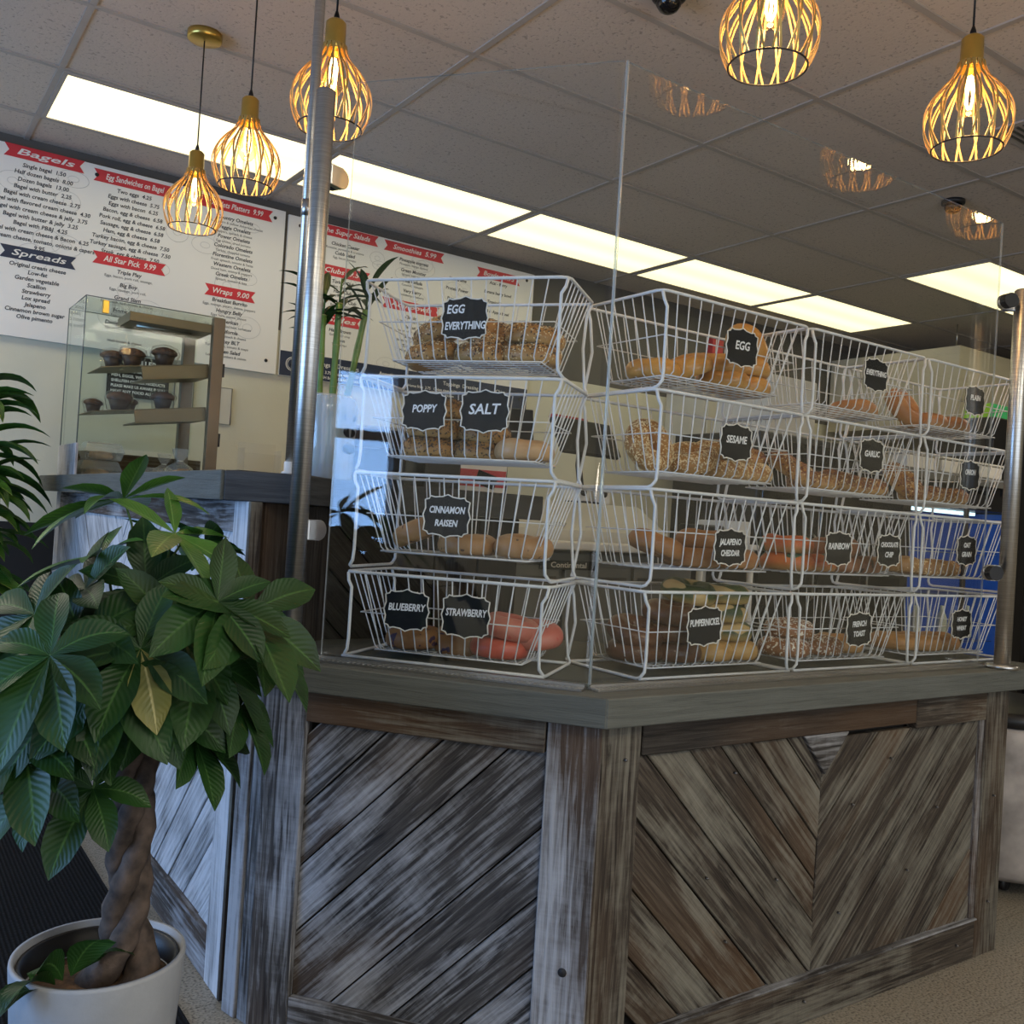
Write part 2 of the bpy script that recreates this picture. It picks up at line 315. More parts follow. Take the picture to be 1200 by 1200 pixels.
# ------------------------------------------------------------------ mesh helpers
def obj(name, bm, mats, parent=None, smooth=False):
    me = bpy.data.meshes.new(name)
    bm.normal_update(); bm.to_mesh(me); bm.free()
    if not isinstance(mats, (list, tuple)): mats = [mats]
    for m in mats: me.materials.append(MATS[m])
    if smooth:
        for p in me.polygons: p.use_smooth = True
    o = bpy.data.objects.new(name, me); COL.objects.link(o)
    if parent: o.parent = parent
    return o
def tag(o, label=None, cat=None, group=None, kind=None):
    if label: o['label'] = label
    if cat: o['category'] = cat
    if group: o['group'] = group
    if kind: o['kind'] = kind
    return o
def thing(name, label, cat, loc=(0, 0, 0), rotz=0, group=None):
    o = bpy.data.objects.new(name, None); COL.objects.link(o); o.empty_display_size = 0.05
    o.location = loc; o.rotation_euler = (0, 0, rotz); return tag(o, label, cat, group)
def dup(root, loc, rot, label, group=None):
    r = root.copy(); COL.objects.link(r); r.location = loc; r.rotation_euler = rot
    r['label'] = label
    if group: r['group'] = group
    for ch in list(root.children):
        c = ch.copy(); COL.objects.link(c); c.parent = r
        for g in list(ch.children):
            d = g.copy(); COL.objects.link(d); d.parent = c
    return r
BM = bmesh.new
def box(bm, x0, x1, y0, y1, z0, z1, bev=0.0, mi=0, M=None):
    vs = [Vector((x, y, z)) for z in (z0, z1) for y in (y0, y1) for x in (x0, x1)]
    t = bmesh.new(); v = [t.verts.new(p) for p in vs]
    for f in ((0, 2, 3, 1), (4, 5, 7, 6), (0, 1, 5, 4), (2, 6, 7, 3), (0, 4, 6, 2), (1, 3, 7, 5)): t.faces.new([v[i] for i in f])
    if bev: bmesh.ops.bevel(t, geom=list(t.edges), offset=bev, segments=2, affect='EDGES', profile=0.5)
    join(bm, t, M, mi)
def join(bm, t, M=None, mi=0):
    uvs = t.loops.layers.uv.active; uvd = None
    if uvs: uvd = bm.loops.layers.uv.verify()
    mp = {}
    for v in t.verts: mp[v] = bm.verts.new(M @ v.co if M else v.co)
    for f in t.faces:
        try: nf = bm.faces.new([mp[v] for v in f.verts])
        except ValueError: continue
        nf.material_index = mi if mi else f.material_index; nf.smooth = f.smooth
        if uvs:
            for a, b in zip(nf.loops, f.loops): a[uvd].uv = b[uvs].uv
    t.free()
def tube(bm, pts, r, n=6, closed=False, mi=0, radii=None):
    pts = [Vector(p) for p in pts]; k = len(pts); rings = []
    up = Vector((0.13, 0.21, 0.97)); prev = None
    for i, p in enumerate(pts):
        if closed: d = (pts[(i+1) % k]-pts[i-1])
        elif i == 0: d = pts[1]-p
        elif i == k-1: d = p-pts[-2]
        else: d = (pts[i+1]-p).normalized()+(p-pts[i-1]).normalized()
        d.normalize()
        a = (prev - d*prev.dot(d)) if prev is not None else (up - d*up.dot(d))
        if a.length < 1e-4: a = Vector((1, 0, 0)) - d*d.x
        a.normalize(); prev = a; b = d.cross(a); rr = radii[i] if radii else r
        rings.append([bm.verts.new(p + (a*math.cos(t)+b*math.sin(t))*rr) for t in [2*PI*j/n for j in range(n)]])
    for i in range(k if closed else k-1):
        A, B = rings[i], rings[(i+1) % k]
        for j in range(n):
            f = bm.faces.new([A[j], A[(j+1) % n], B[(j+1) % n], B[j]]); f.smooth = True; f.material_index = mi
    if not closed:
        f = bm.faces.new(rings[0][::-1]); f.material_index = mi; f = bm.faces.new(rings[-1]); f.material_index = mi
def lathe(bm, prof, n=24, c=(0, 0, 0), mi=0, cap=True, M=None, fn=None):
    rings = []
    for r, z in prof:
        ring = []
        for j in range(n):
            t = 2*PI*j/n; rr = r*(fn(t, z) if fn else 1)
            p = Vector((rr*math.cos(t), rr*math.sin(t), z)) + Vector(c)
            ring.append(bm.verts.new(M @ p if M else p))
        rings.append(ring)
    for A, B in zip(rings, rings[1:]):
        for j in range(n):
            f = bm.faces.new([A[j], A[(j+1) % n], B[(j+1) % n], B[j]]); f.smooth = True; f.material_index = mi
    if cap:
        if prof[0][0] > 1e-5: f = bm.faces.new(rings[0][::-1]); f.material_index = mi
        if prof[-1][0] > 1e-5: f = bm.faces.new(rings[-1]); f.material_index = mi
def prism(bm, poly, z0, z1, M=None, mi=0):
    a = [Vector((x, y, z0)) for x, y in poly]; b = [Vector((x, y, z1)) for x, y in poly]
    area = sum(poly[i][0]*poly[(i+1) % len(poly)][1]-poly[(i+1) % len(poly)][0]*poly[i][1] for i in range(len(poly)))
    if area < 0: a.reverse(); b.reverse()
    if M: a = [M @ v for v in a]; b = [M @ v for v in b]
    A = [bm.verts.new(v) for v in a]; B = [bm.verts.new(v) for v in b]; n = len(A)
    fs = [bm.faces.new(A[::-1]), bm.faces.new(B)] + [bm.faces.new([A[i], A[(i+1) % n], B[(i+1) % n], B[i]]) for i in range(n)]
    for f in fs: f.material_index = mi
def frame_M(origin, ex, ey):
    ex = Vector(ex).normalized(); ey = Vector(ey).normalized(); ez = ex.cross(ey)
    M = Matrix((ex, ey, ez)).transposed().to_4x4(); M.translation = Vector(origin); return M
# a board: polygon in the (s, z) plane of a face frame, thickness pushed outward, UV along the grain
def board(bm, poly, M, t0, t1, grain=(1, 0), bev=0.002):
    # M maps (s, z, outward)
    t = bmesh.new()
    prism(t, poly, t0, t1)
    bmesh.ops.remove_doubles(t, verts=t.verts, dist=1e-5)
    if bev: bmesh.ops.bevel(t, geom=list(t.edges), offset=bev, segments=1, affect='EDGES')
    uv = t.loops.layers.uv.verify(); g = Vector(grain).normalized(); p = Vector((-g.y, g.x))
    ou, ov = random.uniform(0, 60), random.uniform(0, 60)
    for f in t.faces:
        for l in f.loops:
            c = l.vert.co; l[uv].uv = (c.x*g.x+c.y*g.y+ou+c.z*0.4, c.x*p.x+c.y*p.y+ov+c.z)
    join(bm, t, M)
def rect(a, b, c, d): return [(a, c), (b, c), (b, d), (a, d)]
def clip(poly, n, d, keep_le=True):
    out = []
    for i in range(len(poly)):
        p, q = poly[i], poly[(i+1) % len(poly)]
        a = p[0]*n[0]+p[1]*n[1]-d; b = q[0]*n[0]+q[1]*n[1]-d
        if not keep_le: a, b = -a, -b
        if a <= 0: out.append(p)
        if (a < 0 < b) or (b < 0 < a):
            t = a/(a-b); out.append((p[0]+(q[0]-p[0])*t, p[1]+(q[1]-p[1])*t))
    return out
def diag_boards(bm, R, M, sign, cuts, t0, t1, gap=0.0025):
    # strips of z - sign*s between consecutive cuts, clipped to polygon R
    n = (-sign, 1.0)
    for lo, hi in zip(cuts, cuts[1:]):
        p = clip(clip(R, n, hi-gap), n, lo+gap, False)
        if len(p) >= 3:
            ar = abs(sum(p[i][0]*p[(i+1) % len(p)][1]-p[(i+1) % len(p)][0]*p[i][1] for i in range(len(p))))/2
            if ar > 4e-4: board(bm, p, M, t0, t1+random.uniform(-0.002, 0.003), (1, sign), 0.0015)
# lettering -------------------------------------------------------------
def text(bm, s, size, M, align='CENTER', shear=0.0, width=None, bold=0.0, depth=0.0006, mi=0):
    cu = bpy.data.curves.new('t', 'FONT'); cu.body = s; cu.size = size; cu.align_x = align; cu.align_y = 'CENTER'
    cu.shear = shear; cu.offset = bold; cu.resolution_u = 2; cu.extrude = depth
    o = bpy.data.objects.new('t', cu); COL.objects.link(o)
    dg = bpy.context.evaluated_depsgraph_get(); me = bpy.data.meshes.new_from_object(o.evaluated_get(dg))
    t = bmesh.new(); t.from_mesh(me)
    if width and t.verts:
        xs = [v.co.x for v in t.verts]; w = max(xs)-min(xs)
        if w > 0:
            k = width/w
            for v in t.verts: v.co.x *= k
    for f in t.faces: f.material_index = mi
    join(bm, t, M, mi)
    bpy.data.objects.remove(o); bpy.data.curves.remove(cu); bpy.data.meshes.remove(me)

# ================================================================== SETTING
CZ, WY = 2.87, 5.22
bm = BM(); box(bm, -3.2, 9.6, -2.8, 5.5, -0.05, 0); tag(obj('floor', bm, 'floor_vinyl'), kind='structure')
bm = BM(); box(bm, -3.2, 9.6, -2.8, 5.5, CZ, CZ+0.05); tag(obj('ceiling', bm, 'ceiling_tile'), kind='structure')
XS = [0.58+1.208*k for k in range(-3, 8)]; YS = [1.18+0.6135*k for k in range(-6, 7)]
bm = BM()
for x in XS: box(bm, x-0.012, x+0.012, -2.6, WY, CZ-0.006, CZ)
for y in YS: box(bm, -3.0, 9.4, y-0.012, y+0.012, CZ-0.0065, CZ)
tag(obj('trim_1', bm, 'tbar'), kind='structure')
bm = BM(); box(bm, -3.1, 9.5, WY, WY+0.1, 0.99, 2.15); tag(obj('wall_back', bm, 'cream_paint'), kind='structure')
bm = BM(); box(bm, -3.1, 9.5, WY, WY+0.1, 2.15, CZ); tag(obj('wall_back_upper', bm, 'dark_gray_paint'), kind='structure')
bm = BM(); box(bm, -3.1, 9.5, WY-0.006, WY+0.1, 0, 0.99); tag(obj('wall_back_lower', bm, 'wainscot'), kind='structure')
bm = BM(); box(bm, 9.3, 9.4, -2.6, WY, 0, CZ); tag(obj('wall_right', bm, 'dark_gray_paint'), kind='structure')
def window_wall(name, wname, M, L, a, b, z0, z1, nm, inner):
    bm = BM()
    for (p, q, r, s) in ((0, a, 0, CZ), (b, L, 0, CZ), (a, b, 0, z0), (a, b, z1, CZ)): box(bm, p, q, 0, 0.12, r, s, M=M)
    tag(obj(name, bm, 'cream_paint'), kind='structure')
    w = bpy.data.objects.new(wname, None); COL.objects.link(w); tag(w, kind='structure')
    bm = BM()
    for i in range(nm+1):
        x = a+(b-a)*i/nm; box(bm, max(a, x-0.04), min(b, x+0.04), 0.03, 0.09, z0, z1, M=M)
    for z in (z0, z0+(z1-z0)*0.72, z1-0.06): box(bm, a, b, 0.035, 0.085, z, z+0.06, M=M)
    obj('window_frame', bm, 'window_frame', w)
    bm = BM(); box(bm, a, b, 0.058, 0.062, z0, z1, M=M); obj('pane', bm, 'acrylic', w)
window_wall('wall_left', 'window_1', frame_M((-3.0, -2.6, 0), (0, 1, 0), (-1, 0, 0)), 7.82, 3.4, 6.5, 0.35, 2.1, 3, 1)
window_wall('wall_front', 'window_2', frame_M((9.3, -2.5, 0), (-1, 0, 0), (0, -1, 0)), 12.3, 5.9, 10.3, 0.35, 2.55, 3, 1)
bm = BM(); box(bm, -2.4, 0.66, -0.6, 4.2, 0.0, 0.008, bev=0.002)
tag(obj('floor_mat', bm, 'ribbed_mat'), 'black ribbed entrance mat on the floor left of the counters', 'mat')

# ceiling lights
def ceiling_light(i, j, label, proto=[None]):
    x0 = 0.58+1.208*i; y0 = 1.18+0.6135*j
    if proto[0] is None:
        t = thing('ceiling_light', label, 'ceiling light', (0, 0, 0), 0, 'recessed fluorescent ceiling lights')
        bm = BM()
        box(bm, 0.012, 1.196, 0.012, 0.03, -0.012, -0.001); box(bm, 0.012, 1.196, 0.583, 0.601, -0.012, -0.001)
        box(bm, 0.012, 0.03, 0.03, 0.583, -0.012, -0.001); box(bm, 1.178, 1.196, 0.03, 0.583, -0.012, -0.001)
        obj('frame', bm, 'tbar', t)
        bm = BM(); box(bm, 0.03, 1.178, 0.03, 0.583, -0.008, -0.004); obj('diffuser', bm, 'diffuser', t)
        proto[0] = t; t.location = (x0, y0, CZ)
    else: dup(proto[0], (x0, y0, CZ), (0, 0, 0), label)
ceiling_light(0, 5, 'long recessed light over the menu boards, leftmost and largest in view')
ceiling_light(1, 5, 'recessed light behind the steel pole clamp, second from the left')
ceiling_light(2, 5, 'recessed light crossed by the bend of the clear guard')
ceiling_light(3, 5, 'recessed light just right of the bend, above the Egg bagel basket')
ceiling_light(4, 5, 'recessed light farthest right in the back row, above the Everything basket')
ceiling_light(4, 3, 'recessed light at the right edge, below the black dome camera')
ceiling_light(5, 3, 'recessed light mostly hidden behind the right steel post')
for (i, j, l) in ((-2, 5, 'added unseen recessed light near the left window'), (1, -5, 'added unseen recessed light behind the photographer, nearest the front window'), (-1, -4, 'added unseen recessed light behind the photographer to the left'), (5, -3, 'added unseen recessed light over the customer area to the far right')):
    ceiling_light(i, j, l)  # extra panels out of view, added to light the room

# dome cameras, vent
def dome(x, y, label):
    t = thing('dome_camera', label, 'camera', (x, y, CZ), 0, 'ceiling dome cameras')
    bm = BM(); lathe(bm, [(0.055, -0.001), (0.055, -0.018), (0.045, -0.022)], 24); obj('mount_ring', bm, 'black_plastic', t)
    bm = BM(); lathe(bm, [(0.042, -0.022), (0.040, -0.04), (0.03, -0.055), (0.015, -0.064), (0.0, -0.066)], 24); obj('dome', bm, 'black_gloss', t)
dome(4.38, 2.66, 'black dome camera on the ceiling at the right, below the pendants')
dome(2.05, 2.26, 'black dome camera cut by the top edge of the picture')
t = thing('air_vent', 'square grey air vent on the ceiling beside the right pendant', 'vent', (3.87, 1.97, CZ))
bm = BM(); box(bm, -0.15, 0.15, -0.15, 0.15, -0.012, -0.001, bev=0.003); obj('vent_frame', bm, 'tbar', t)
bm = BM()
for k in range(9): box(bm, -0.12, 0.12, -0.12+k*0.028, -0.11+k*0.028, -0.016, -0.012)
obj('slats', bm, 'steel_dark', t)

# ================================================================== BAR COUNTER (tall, left)
BX = 0.745
bar = thing('bar_counter', 'tall white-washed barnwood bar counter with gray top, at the left behind the leafy plant', 'counter', (0, 0, 0))
MA = Matrix(((0, 0, -1, BX), (-1, 0, 0, 4.72), (0, 1, 0, 0), (0, 0, 0, 1)))   # s runs toward the camera along -Y, outward = -X
bm = BM(); prism(bm, [(BX+0.03, 4.7), (BX+0.03, 2.2), (0.99, 2.3), (1.60, 2.3), (1.60, 2.7), (1.25, 2.7), (1.25, 4.7)], 0.0, 1.15); obj('carcass', bm, 'barnwood_dark', bar)
LA = 4.72-2.15
bm = BM()
R0 = rect(0.10, LA-0.10, 0.115, 1.075)
diag_boards(bm, [(0.10, 0.115), (LA/2, 0.115), (LA/2, 1.075), (0.10, 1.075)], MA, -1, [-0.3+0.14*k for k in range(22)], -0.03, -0.014)
diag_boards(bm, [(LA/2, 0.115), (LA-0.1, 0.115), (LA-0.1, 1.075), (LA/2, 1.075)], MA, 1, [-2.8+0.14*k for k in range(30)], -0.03, -0.014)
obj('diagonal_boards', bm, 'barnwood_white', bar)
for nm, r, g in (('stile', (0, 0.10, 0, 1.15), (0, 1)), ('stile', (LA-0.10, LA, 0, 1.15), (0, 1)), ('rail', (0.10, LA-0.10, 0.0, 0.115), (1, 0)), ('rail', (0.10, LA-0.10, 1.075, 1.15), (1, 0))):
    bm = BM(); board(bm, rect(*r), MA, -0.03, 0.0, g); obj(nm, bm, 'barnwood_white' if nm == 'stile' else 'barnwood_washed', bar)
bm = BM()
for a, b in ((2.18, 2.28),): board(bm, rect(0, 0.03, 0.0, 1.15), frame_M((BX, 2.15, 0), (1, 0, 0), (0, 0, 1)), -0.0, 0.0+0.012, (0, 1))
obj('end_trim', bm, 'barnwood_brown', bar)
# dark end face and the face behind the bagel counter
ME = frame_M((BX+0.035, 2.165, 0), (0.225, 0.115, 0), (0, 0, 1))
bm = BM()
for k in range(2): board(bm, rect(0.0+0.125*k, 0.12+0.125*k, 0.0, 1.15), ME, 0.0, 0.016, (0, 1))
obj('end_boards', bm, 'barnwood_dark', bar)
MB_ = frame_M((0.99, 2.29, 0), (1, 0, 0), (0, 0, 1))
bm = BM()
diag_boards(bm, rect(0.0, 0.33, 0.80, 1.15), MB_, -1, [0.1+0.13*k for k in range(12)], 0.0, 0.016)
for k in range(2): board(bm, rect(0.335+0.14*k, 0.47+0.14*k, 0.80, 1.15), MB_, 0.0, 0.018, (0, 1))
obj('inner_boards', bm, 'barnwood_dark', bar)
top_poly = [(0.70, 4.87), (0.70, 2.19), (0.86, 2.10), (0.98, 2.225), (1.64, 2.225), (1.64, 2.75), (1.30, 2.75), (1.30, 4.87)]
def slab(name, poly, z0, z1, mat, parent, grain, M=Matrix()):
    t = BM(); board(t, poly, M, z0, z1, grain, 0.003); return obj(name, t, mat, parent)
slab('bar_top', top_poly, 1.152, 1.218, 'gray_paint', bar, (0, 1))
bm = BM(); board(bm, rect(0, 2.68, 1.150, 1.220), Matrix(((0, 0, -1, 0.70), (-1, 0, 0, 4.87), (0, 1, 0, 0), (0, 0, 0, 1))), 0.0, 0.012, (1, 0)); obj('edge_band', bm, 'gray_paint', bar)
bm = BM()
for a, b in (((0.70, 2.19), (0.86, 2.10)), ((0.98, 2.225), (1.64, 2.225))):
    d = Vector((b[0]-a[0], b[1]-a[1], 0)); board(bm, rect(0, d.length, 1.150, 1.220), frame_M((a[0], a[1], 0), d, (0, 0, 1)), 0.0, 0.010, (1, 0))
d = Vector((0.12, 0.125, 0)); board(bm, rect(0, d.length, 1.150, 1.220), frame_M((0.86, 2.10, 0), d, (0, 0, 1)), 0.0, 0.010, (1, 0))
tag(obj('edge_band', bm, 'charcoal_paint', bar), 'dark charcoal edge band')

# ================================================================== BAGEL COUNTER (low, centre and right)
U = Vector((0.622, -0.783, 0)); NIN = Vector((0.783, 0.622, 0))
PL = Vector((0.7914, 1.9668, 0))             # left face plane origin
CZT = 0.809
cnt = thing('bagel_counter', 'low bagel display counter of mixed barnwood boards with gray top, in front', 'counter')
ML = frame_M(PL, U, (0, 0, 1))               # outward = U x Z
CX = PL + U*((PL.y-1.42)/0.783)              # corner where both faces meet
LL = (CX-PL).length
CX.z = 0
bm = BM(); prism(bm, [(PL.x+0.03, PL.y+0.02), (CX.x+0.012, 1.455), (2.75, 1.455), (2.75, 2.1), (1.7, 2.1), (1.35, 2.2), (0.99, 2.2), (0.88, 2.08)], 0, 0.75); obj('carcass', bm, 'barnwood_dark', cnt)
bm = BM()
diag_boards(bm, rect(0.055, 0.595, 0.09, 0.685), ML, 1, [-0.52, -0.337, -0.197, -0.057, 0.170, 0.312, 0.440, 0.60, 0.75], -0.03, -0.010)
tag(obj('diagonal_boards', bm, 'barnwood_washed', cnt), 'white-washed boards slanting up to the right')
for nm, r, g, mt in (('stile', (-0.045, 0.055, 0, 0.755), (0, 1), 'barnwood_washed'), ('stile', (0.592, LL+0.004, 0, 0.755), (0, 1), 'barnwood_washed'),
                 ('rail', (0.055, 0.592, 0.0, 0.09), (1, 0), 'barnwood_washed'), ('rail', (0.055, 0.588, 0.683, 0.755), (1, 0), 'barnwood_brown')):
    bm = BM(); board(bm, rect(*r), ML, -0.028, 0.004, g); obj(nm, bm, mt, cnt)
bm = BM()
MS = frame_M((PL.x-0.028+0.03, PL.y+0.035+0.01, 0), (0.10, 0.07, 0), (0, 0, 1))
pe = PL - U*0.045
ms = frame_M(pe + NIN*0.0, (-0.25, 0.97, 0), (0, 0, 1))
for k in range(2): board(bm, rect(-0.10+0.052*k, -0.052+0.052*k, 0.0, 0.755), frame_M(pe, (0.15, -0.6, 0), (0, 0, 1)), -0.02-0.006*k, 0.0-0.006*k, (0, 1))
obj('end_strips', bm, 'barnwood_washed', cnt)
# right face: X from corner to 2.76
MR = frame_M((0, 1.42, 0), (1, 0, 0), (0, 0, 1))
VC = 1.935
bm = BM()
cutsL = [z+VC for z in (-1.40, -1.27, -1.09, -0.91, -0.75, -0.64, -0.575, -0.49, -0.36)]
# left half: boards run down to the right (z + s = const)
RL = rect(1.335, VC, 0.112, 0.680); diag_boards(bm, RL, MR, -1, [1.50, 1.613, 1.751, 1.896, 2.04, 2.165, 2.262, 2.36, 2.48, 2.60, 2.75], -0.03, -0.010)
obj('chevron_boards_left', bm, 'barnwood_brown', cnt)
bm = BM()
RR = rect(VC, 2.64, 0.112, 0.668); diag_boards(bm, RR, MR, 1, [-2.60, -2.44, -2.31, -2.175, -2.045, -1.885, -1.76, -1.627, -1.491, -1.38, -1.25, -1.1], -0.03, -0.008)
obj('chevron_boards_right', bm, 'barnwood_brown', cnt)
bm = BM(); board(bm, [(VC-0.085, 0.682), (VC+0.085, 0.682), (VC, 0.585)], MR, -0.008, 0.004, (1, 0)); obj('chevron_wedge', bm, 'barnwood_washed', cnt)
for nm, r, g, mt in (('stile', (CX.x+0.003, 1.333, 0, 0.755), (0, 1), 'barnwood_brown'), ('stile', (2.642, 2.76, 0.0, 0.755), (0, 1), 'barnwood_brown'),
                 ('rail', (1.333, 2.642, 0.0, 0.108), (1, 0), 'barnwood_brown'), ('rail', (1.337, 2.30, 0.683, 0.755), (1, 0), 'barnwood_dark'), ('rail', (2.303, 2.642, 0.668, 0.755), (1, 0), 'barnwood_brown')):
    bm = BM(); board(bm, rect(*r), MR, -0.028, 0.004, g); obj(nm, bm, mt, cnt)
bm = BM(); board(bm, rect(1.333, 2.642, 0.108, 0.113), MR, -0.02, 0.010, (1, 0), 0.001); board(bm, rect(2.618, 2.642, 0.113, 0.668), MR, -0.02, 0.0, (0, 1), 0.001)
obj('moulding', bm, 'barnwood_washed', cnt)
# nail heads and a bored hole
nm_ = None
for s, z in ((2.05, 0.5), (1.62, 0.25), (1.78, 0.36), (1.62, 0.62), (2.2, 0.6), (2.42, 0.45), (2.3, 0.3), (2.7, 0.45), (2.7, 0.15), (1.55, 0.40), (2.02, 0.24), (2.55, 0.055), (1.9, 0.055), (1.29, 0.68)):
    if nm_ is None: bm = BM(); lathe(bm, [(0.0035, -0.001), (0.003, 0.007), (0, 0.0075)], 8, M=frame_M((0, 0, 0), (1, 0, 0), (0, 0, 1))); nm_ = obj('nail', bm, 'steel_dark', cnt); no_ = nm_
    else: no_ = nm_.copy(); COL.objects.link(no_)
    no_.location = (s, 1.42 if z > 0.12 and 1.34 < s < 2.64 else 1.4155, z)
bm = BM(); lathe(bm, [(0.009, 0.0), (0.009, 0.0048), (0.0, 0.005)], 16, M=ML @ Matrix.Translation((0.652, 0.26, 0))); obj('bored_hole', bm, 'black_paint', cnt)
# counter top
nL = PL - NIN*0.035
A = nL - U*0.06; cxy = nL + U*((nL.y-1.385)/0.783)
tp = [(A.x+0.012*0.783, A.y+0.012*0.622), (cxy.x+0.006, 1.397), (2.95, 1.397), (2.95, 2.0), (1.9, 2.0), (1.55, 2.268), (0.985, 2.268), (0.86, 2.14), (0.80, 2.14)]
slab('countertop', tp, 0.756, CZT, 'gray_paint', cnt, (1, 0))
bm = BM()
board(bm, rect(0, (cxy-A).length-0.001, 0.752, CZT+0.0015), frame_M(A, U, (0, 0, 1)), -0.012, 0.0, (1, 0))
obj('nosing', bm, 'gray_paint', cnt)
bm = BM(); board(bm, rect(cxy.x+0.001, 2.95, 0.752, CZT+0.0015), frame_M((0, 1.385, 0), (1, 0, 0), (0, 0, 1)), -0.012, 0.0, (1, 0))
obj('nosing', bm, 'gray_paint', cnt)
# ridged aluminium channel that holds the clear guard
GL0 = Vector((0.869, 1.965, 0)); GC = Vector((1.243, 1.494, 0)); GR = Vector((2.70, 1.485, 0))
def channel(a, b, label):
    d = (b-a); L_ = d.length; M = frame_M((a.x, a.y, CZT+0.0005), d, (0, 0, 1).__class__((0, 0, 1)))
    bm = BM(); box(bm, 0, L_, 0.0, 0.004, -0.001, 0.040, M=M); box(bm, 0, L_, 0.004, 0.011, -0.001, 0.003, M=M); box(bm, 0, L_, 0.004, 0.011, 0.012, 0.016, M=M)
    k = int(L_/0.012)
    for i in range(k): box(bm, i*0.012+0.002, i*0.012+0.009, 0.004, 0.0055, 0.018, 0.037, M=M)
    return obj('channel_rail', bm, 'steel_plain', None)
c1 = channel(GL0, GC, ''); tag(c1, 'ridged aluminium channel along the left front edge of the bagel counter', 'rail', 'aluminium channels')
c2 = channel(GC, GR, ''); tag(c2, 'ridged aluminium channel along the right front edge of the bagel counter', 'rail', 'aluminium channels')

# ================================================================== CLEAR GUARD
guard = thing('acrylic_guard', 'tall clear bent acrylic sneeze guard standing on the counter edge', 'guard')
zt, zb, th = 2.100, CZT+0.002+0.003, 0.006
dL = (GC-GL0).normalized(); nLo = Vector((dL.y, -dL.x, 0)); dR = (GR-GC).normalized(); nRo = Vector((dR.y, -dR.x, 0))
def rounded_corner(off, k=6, r=0.02):
    # front surface offset (+ toward the customer)
    a0 = math.atan2(nLo.y, nLo.x); a1 = math.atan2(nRo.y, nRo.x)
    bis = (nLo+nRo).normalized(); c = GC - bis*(r/bis.dot(nLo))
    return [c+Vector((math.cos(a0+(a1-a0)*i/k), math.sin(a0+(a1-a0)*i/k), 0))*(r+off) for i in range(k+1)]
front = [GL0+nLo*th] + rounded_corner(th) + [GR+nRo*th]; back = [GL0] + rounded_corner(0) + [GR]
bm = BM()
F0 = [bm.verts.new((p.x, p.y, zb)) for p in front]; F1 = [bm.verts.new((p.x, p.y, zt)) for p in front]
B0 = [bm.verts.new((p.x, p.y, zb)) for p in back]; B1 = [bm.verts.new((p.x, p.y, zt)) for p in back]
for i in range(len(F0)-1):
    f = bm.faces.new([F0[i], F0[i+1], F1[i+1], F1[i]]); g = bm.faces.new([B0[i+1], B0[i], B1[i], B1[i+1]])
    f.smooth = g.smooth = 1 <= i < len(F0)-2
    e = bm.faces.new([F1[i], F1[i+1], B1[i+1], B1[i]]); e.material_index = 1
e = bm.faces.new([F0[0], F1[0], B1[0], B0[0]]); e.material_index = 1
e = bm.faces.new([F0[-1], B0[-1], B1[-1], F1[-1]]); e.material_index = 1
obj('sheet', bm, ['acrylic', 'acrylic_edge'], guard)
bm = BM(); tube(bm, [(0, 0, 0), (0, 0, zt-zb)], 0.0035, 8, mi=0)  # hazy rod added at the bend for the bright refraction streak
for v in bm.verts: v.co += Vector((GC.x+0.004, GC.y-0.0065, zb))
tag(obj('bend_streak', bm, 'acrylic_edge', guard), 'milky streak imitating light refracted at the bend')

def steel_post(name, x, y, z0, z1, r, label, group, clamps=(), cd=(1, 0, 0)):
    t = thing(name, label, 'pole', (x, y, z0), 0, group)
    bm = BM(); lathe(bm, [(r, 0.012), (r, z1-z0-0.004), (r-0.004, z1-z0), (0, z1-z0)], 28); obj('tube', bm, 'brushed_steel', t)
    bm = BM(); lathe(bm, [(r+0.022, 0.0), (r+0.022, 0.009), (r+0.018, 0.013), (r+0.0005, 0.0135)], 28); obj('base_flange', bm, 'brushed_steel', t)
    cd = Vector(cd).normalized()
    for zc in clamps:
        c = BM(); M = frame_M((0, 0, zc-z0), cd, (0, 0, 1))
        pl = [(r*0.8, -0.023)] + [(0.052+0.023*math.cos(a), 0.023*math.sin(a)) for a in [(-PI/2)+PI*i/10 for i in range(11)]] + [(r*0.8, 0.023)]
        prism(c, pl, 0.0, 0.016, M=M)
        bmesh.ops.bevel(c, geom=list(c.edges), offset=0.002, segments=1, affect='EDGES')
        cl = obj('glass_clamp', c, 'steel_plain', t)
        c = BM(); prism(c, [(0.034+0.026*math.cos(a)*0.9+0.02, 0.021*math.sin(a)) for a in [2*PI*i/20 for i in range(20)]], -0.022, 0.0, M=M)
        obj('gasket', c, 'black_plastic', cl)
    return t
PLx, PLy = 0.786, 1.955
steel_post('guard_post', PLx+0.012, PLy+0.02, CZT, 2.066, 0.0215, 'thick brushed steel post with two clamps at the left end of the guard', 'guard posts', (1.885, 1.095), (0.35, 0.15, 0))
steel_post('guard_post', 2.722, 1.422, CZT, 1.90, 0.0225, 'brushed steel post with two clamps at the right end of the guard', 'guard posts', (1.86, 1.081), (-0.75, 0.3, 0))
t = thing('ceiling_pole', 'thin steel pole rising from the bar top to the ceiling behind the thick post', 'pole', (0.845, 2.165, 1.22))
bm = BM(); lathe(bm, [(0.0125, 0.0), (0.0125, CZ-1.221)], 20); obj('tube', bm, 'brushed_steel', t)
bm = BM(); lathe(bm, [(0.020, 0.0), (0.020, 0.006), (0.0145, 0.008), (0.0145, 0.03), (0.0127, 0.031)], 20); obj('foot', bm, 'white_plastic', t)
bm = BM(); lathe(bm, [(0.0135, 0.62), (0.0135, 0.66)], 20); obj('collar', bm, 'steel_plain', t)

